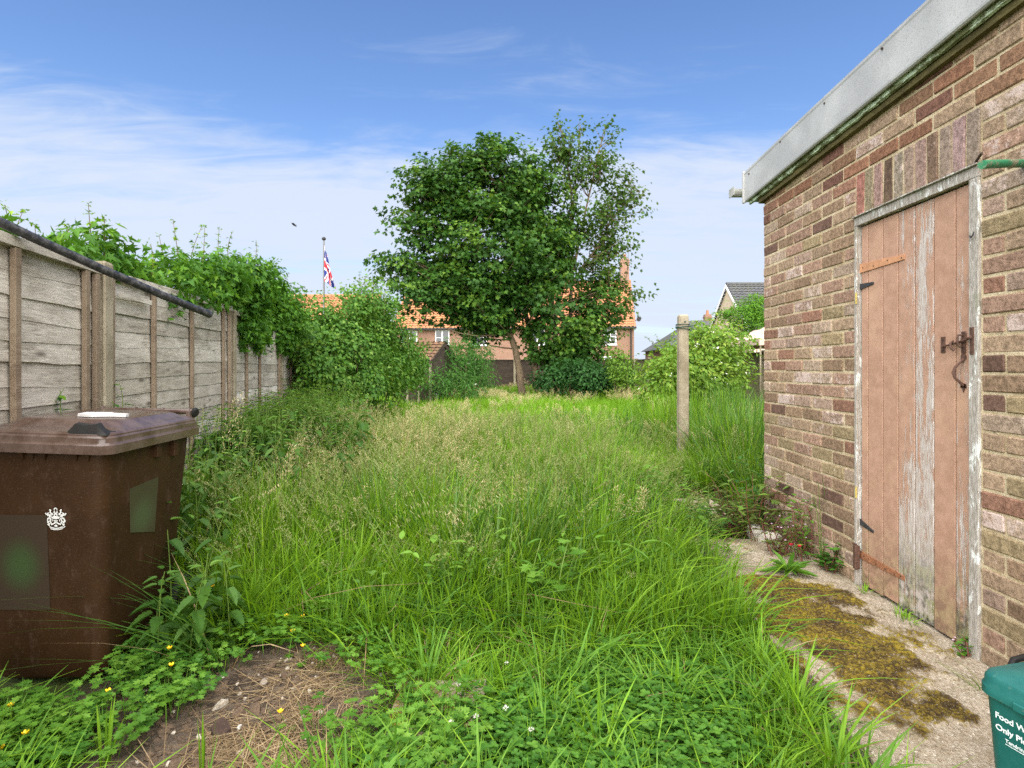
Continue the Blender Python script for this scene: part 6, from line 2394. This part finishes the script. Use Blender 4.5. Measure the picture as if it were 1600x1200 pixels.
for (u, v, lab) in ((716, 1110, 'white clover flower at the left edge of the clover'), (744, 1160, 'larger white clover flower near the half-buried slab'), (705, 1172, 'white clover flower beside the half-buried slab'), (790, 1150, 'small white clover flower inside the clover patch'), (830, 1185, 'lowest white clover flower in the clover patch'), (792, 1075, 'tiny white clover flower at the back of the clover')):
    F = Foliage()
    F.blades([(0, 0, -.02)], 1, .12, .05, .05, .0012, .6, 0, 3, None, lambda t: 1 + 0 * t)
    d = randdir(26)
    d[:, 2] = np.abs(d[:, 2])
    F.leaves(T_LANCE, np.array([[0, 0, .105]]) + d * .003, d, randdir(26), .009, U(0, 1, 26), 1)
    plant('clover_flower', lab, 'clover flower', F, [M['stem'], M['flower_w']], gpos(u, v), 'stem_and_head', 'white clover flowers')


def tuft(label, loc, n, h0, h1, w0, w1, mat, lean=.4, curve=.8, head=None, hs=2.0, rad=.025, straw=.12, cat='grass tuft', name='grass_tuft'):
    F = Foliage()
    a, r = U(0, 6.28, n), rad * np.sqrt(U(0, 1, n))
    root = np.stack([r * np.cos(a), r * np.sin(a), np.full(n, -.01)], -1)
    hd = a + U(-.8, .8, n) if head is None else head + RNG.normal(0, hs, n)
    F.blades(root, hd, U(h0, h1, n), np.abs(RNG.normal(0, lean, n)), np.abs(RNG.normal(0, curve, n)), U(w0, w1, n), U(0, 1, n), 0, 6, hd + 1.57 + U(-.6, .6, n))
    ns = int(n * straw)
    if ns:
        F.blades(root[:ns], U(0, 6.28, ns), U(h0 * .6, h1 * .8, ns), U(.5, 1.2, ns), U(.3, 1, ns), U(w0, w1, ns) * .8, U(0, 1, ns), 1, 4)
    return plant(name, label, cat, F, [mat, M['straw']], loc, 'blades')


tuft('bright grass tuft at the mossy slab edge, biggest in the lower right', gpos(1245, 1105, 0.0), 40, .10, .26, .0025, .0045, M['grass_light'])
tuft('yellow-green grass tuft sprouting left of the mossy slab', gpos(1185, 1040, -.03), 46, .08, .22, .0025, .0045, M['grass_light'])
tuft('grass tuft nearest the camera at the slab edge', gpos(1300, 1195, 0.0), 26, .10, .24, .003, .005, M['grass'])
tuft('small grass tuft at the left foot of the pink door', gpos(1352, 925, 0.0), 26, .03, .075, .0015, .0028, M['grass_light'])
tuft('grass tuft under the middle of the pink door', gpos(1405, 962, 0.0), 30, .03, .07, .0015, .0028, M['grass_light'])
tuft('third little grass tuft under the pale door plank', gpos(1420, 972, 0.0), 18, .03, .06, .0015, .0028, M['grass'])
tuft('long flopped grass blades lying out over the bare soil', gpos(345, 1040), 26, .25, .62, .0035, .0065, M['grass_dark'], .9, .9, math.radians(205), .45, .05)
tuft('grass blades leaning left across the bin corner', gpos(400, 990), 22, .35, .75, .003, .0055, M['grass_dark'], .75, .8, math.radians(195), .35, .06)
tuft('upright grass shoot standing alone below the bin corner', gpos(163, 1185), 8, .15, .24, .004, .006, M['grass'], .08, .1)
tuft('single upright blades in the straw at the bottom edge', gpos(318, 1197), 6, .12, .22, .003, .005, M['grass'], .06, .05)
tuft('broad green tuft beside the half-buried slab', gpos(668, 1075), 32, .12, .26, .004, .008, M['weed'], .35, .6)
tuft('dark grass tuft behind the teal caddy', gpos(1545, 1080, 0.0), 10, .06, .14, .002, .0035, M['grass'], .7, .9)
tuft('broad pale grass tuft standing up in the clover', gpos(940, 1180), 14, .16, .28, .004, .007, M['grass_light'], .25, .3)
tuft('grass tuft rising from the left side of the clover', gpos(790, 1080), 20, .12, .24, .003, .005, M['grass_light'], .25, .4)
tuft('grass tuft at the right side of the clover', gpos(1060, 1095), 20, .12, .24, .003, .005, M['grass_light'], .25, .4)
for (u, v, h, hd_, kind, lab) in ((520, 960, 1.0, -.15, 'nod', 'long oat-grass stem arching right over the front grass'), (470, 935, .85, .1, 'nod', 'oat-grass stem arching right behind the longest one'), (330, 900, 1.12, 1.4, 'panicle', 'tall seeding grass stalk right of the bin lid'), (308, 915, 1.05, 1.8, 'spike', 'thin upright grass stalk against the fence by the bin lid'),
                                  (345, 890, .98, 1.2, 'spike', 'pale grass spike in front of the second concrete fence post'), (420, 880, .80, -.3, 'panicle', 'beige seeding stalk between the nettles and the meadow'), (800, 840, .86, .4, 'spike', 'dark grass stalk upright in the centre of the meadow'), (975, 840, .95, .2, 'spike', 'thin dark stalk standing above the grass left of the post'), (560, 905, .72, .3, 'nod', 'short nodding oat stem at the front of the meadow')):
    F = Foliage()
    for k in range(3):
        seed_stem(F, (RNG.normal(0, .015), RNG.normal(0, .015), -.02), hd_ + RNG.normal(0, .12), h * U(.88, 1.02), .12 if kind != 'nod' else .35, .10 if kind != 'nod' else .75, kind, 0, 1, .95)
    F.blades(RNG.normal(0, .02, (6, 3)) * [1, 1, 0], U(0, 6.28, 6), U(.25, .5, 6), U(.1, .4, 6), U(.3, .9, 6), U(.003, .005, 6), U(0, 1, 6), 2, 5)
    plant('seeding_grass', lab, 'grass stalk', F, [M['stem'], M['seed'] if kind == 'panicle' else M['seed_green'], M['grass']], gpos(u, v), 'stems')

# weeds at the shed wall
F = Foliage()
n = 44
a = U(0, 6.28, n)
F.leaves(T_LANCE, np.stack([.012 * np.cos(a), .012 * np.sin(a), np.full(n, .012)], -1), np.stack([np.cos(a), np.sin(a), U(.05, 1.1, n)], -1), [[0, 0, 1]] * np.ones((n, 1)), U(.07, .155, n), U(.2, 1, n), 0)
plant('rosette_weed', 'bright green rosette of strap leaves on the concrete by the shed wall', 'weed', F, [M['weed']], gpos(1232, 893, .01))


def leafy_stems(label, loc, n, h0, h1, size, mats, t=T_OVATE, flower=None, spread=.08, per=7, name='wall_weed', cat='weed', red=0.0):
    F = Foliage()
    for k in range(n):
        a = U(0, 6.28)
        h = U(h0, h1)
        base = np.array([RNG.normal(0, spread * .4), RNG.normal(0, spread * .4), -.01])
        tip = base + np.array([math.cos(a) * spread * U(.3, 1.6), math.sin(a) * spread * U(.3, 1.6), h])
        pth = np.array(branch_path(base, tip, -.12, 8, .15))
        mb = MB()
        mb.tube(pth, list(np.linspace(.0032, .0014, 8)), 5, False)
        F.raw(mb, 1)
        for j in range(per):
            q_ = pth[2 + int(j * 5.99 / per)]
            b = j * 2.4 + U(-.4, .4)
            F.leaves(t, [q_], [[math.cos(b), math.sin(b), U(-.3, .45)]], [[0, 0, 1]], size * U(.6, 1.2), U(0, 1), 0)
        if flower is not None and k % 2 == 0:
            flower_head(F, pth[-1], flower, 6, 2, .6)
    return plant(name, label, cat, F, mats, loc, 'leaves_and_stems')


leafy_stems('wall weed with round leaves and dark arching stems against the bricks', gpos(1264, 868, 0.0), 20, .12, .38, .055, [M['weed'], M['redstem'], M['flower_p']], T_OVATE, .006, .10, 7)
leafy_stems('low round-leaved weed at the brick foot beside the rosette', gpos(1294, 890, 0.0), 14, .06, .18, .038, [M['clover'], M['redstem'], M['flower_p']], T_ROUND, None, .08, 7)
leafy_stems('thin reddish weed with tiny pink flowers on the concrete edge', gpos(1215, 866, 0.0), 22, .08, .24, .038, [M['weed_red'], M['redstem'], M['flower_p']], T_CUT, .008, .10, 6)
leafy_stems('crimson-flowered weed at the wall foot', gpos(1248, 878, 0.0), 4, .07, .12, .028, [M['weed_red'], M['redstem'], M['flower_r']], T_OVATE, .016, .05, 5)
leafy_stems('bramble with dull leaves over the rubble at the shed corner', gpos(1165, 835, 0.0), 34, .14, .46, .070, [M['weed_red'], M['redstem'], M['flower_p']], T_OVATE, None, .21, 10, 'bramble', 'bramble')
leafy_stems('green leafy weed growing up the far shed corner', gpos(1200, 815, 0.0), 32, .16, .60, .060, [M['shrub'], M['stem'], M['flower_p']], T_OVATE, None, .13, 9)
leafy_stems('dark green weed left of the bramble at the path end', gpos(1112, 842, -.03), 18, .10, .28, .055, [M['shrub'], M['stem'], M['flower_p']], T_OVATE, None, .12, 7)
leafy_stems('small lone red-stemmed seedling on the bare concrete', gpos(1138, 862, 0.0), 3, .05, .09, .03, [M['weed'], M['redstem'], M['flower_p']], T_OVATE, None, .02, 5)
leafy_stems('tiny weed with pale flowers at the right foot of the door frame', gpos(1522, 1030, 0.0), 12, .03, .10, .022, [M['weed'], M['redstem'], M['flower_p']], T_ROUND, .006, .07, 6)
leafy_stems('thin trailing weed climbing the bricks left of the door', gpos(1283, 882, 0.0), 3, .42, .55, .022, [M['weed_red'], M['stem'], M['flower_p']], T_OVATE, None, .03, 7)
for (u, v, z, h, lab) in ((90, 650, 1.0, .14, 'small sprig growing through the fence above the bin lid'), (128, 655, 1.0, .09, 'pale sprig at the foot of the first concrete fence post'), (172, 645, 1.0, .2, 'sprig of ivy climbing beside the first concrete fence post')):
    Y = fy(u) - .08
    p = P(u, v, Y)
    leafy_stems(lab, Vector((p.x, p.y, p.z - .12)), 4, .12, .14 + h, .05, [M['vine'], M['stem'], M['flower_p']], T_OVATE, None, .04, 6, 'sprig', 'sprig')
tuft('dead tan grass tussock beside the bramble at the shed corner', gpos(1132, 832, 0.0), 90, .10, .22, .001, .002, M['straw'], .6, 1.2, None, 2, .05, 0, 'dead grass', 'dead_tussock')

# stones
for (u, v, z, r_, sq, col, lab) in ((1182, 838, 0.0, .075, .8, (0.52, 0.48, 0.41), 'pale lump of rubble at the shed corner'), (1203, 848, 0.0, .06, .9, (0.42, 0.38, 0.31), 'smaller grey rubble lump touching the shed corner'), (1150, 828, 0.0, .07, .6, (0.18, 0.085, 0.06), 'broken piece of red-brown pot under the bramble'),
                                    (412, 1062, -.07, .020, .7, (0.30, 0.25, 0.2), 'smooth round pebble on the bare soil'), (345, 1133, -.07, .032, .6, (0.05, 0.03, 0.022), 'dark brown clod on the left of the soil'), (524, 1137, -.07, .030, .6, (0.05, 0.035, 0.025), 'dark brown clod on the straw'),
                                    (376, 1170, -.07, .012, .6, (0.5, 0.47, 0.4), 'small white stone at the lower soil edge'), (374, 1130, -.07, .010, .7, (0.55, 0.52, 0.46), 'tiny white stone beside the dark clod')):
    me = pebble(int(u), sq)
    for vx in me.vertices:
        vx.co *= r_
    o = link('stone' if 'clod' not in lab and 'pot' not in lab else ('soil_clod' if 'clod' in lab else 'pot_shard'), me, simple('stone_%d' % int(u), col, 0.9, 0.35, 25, 0.7, dist=.006))
    o.location = gpos(u, v, z) + Vector((0, 0, r_ * sq * .45))
    o.rotation_euler = (.2, .3, u)
    tag(o, lab, 'stone' if 'clod' not in lab and 'pot' not in lab else ('clod' if 'clod' in lab else 'pot shard'))
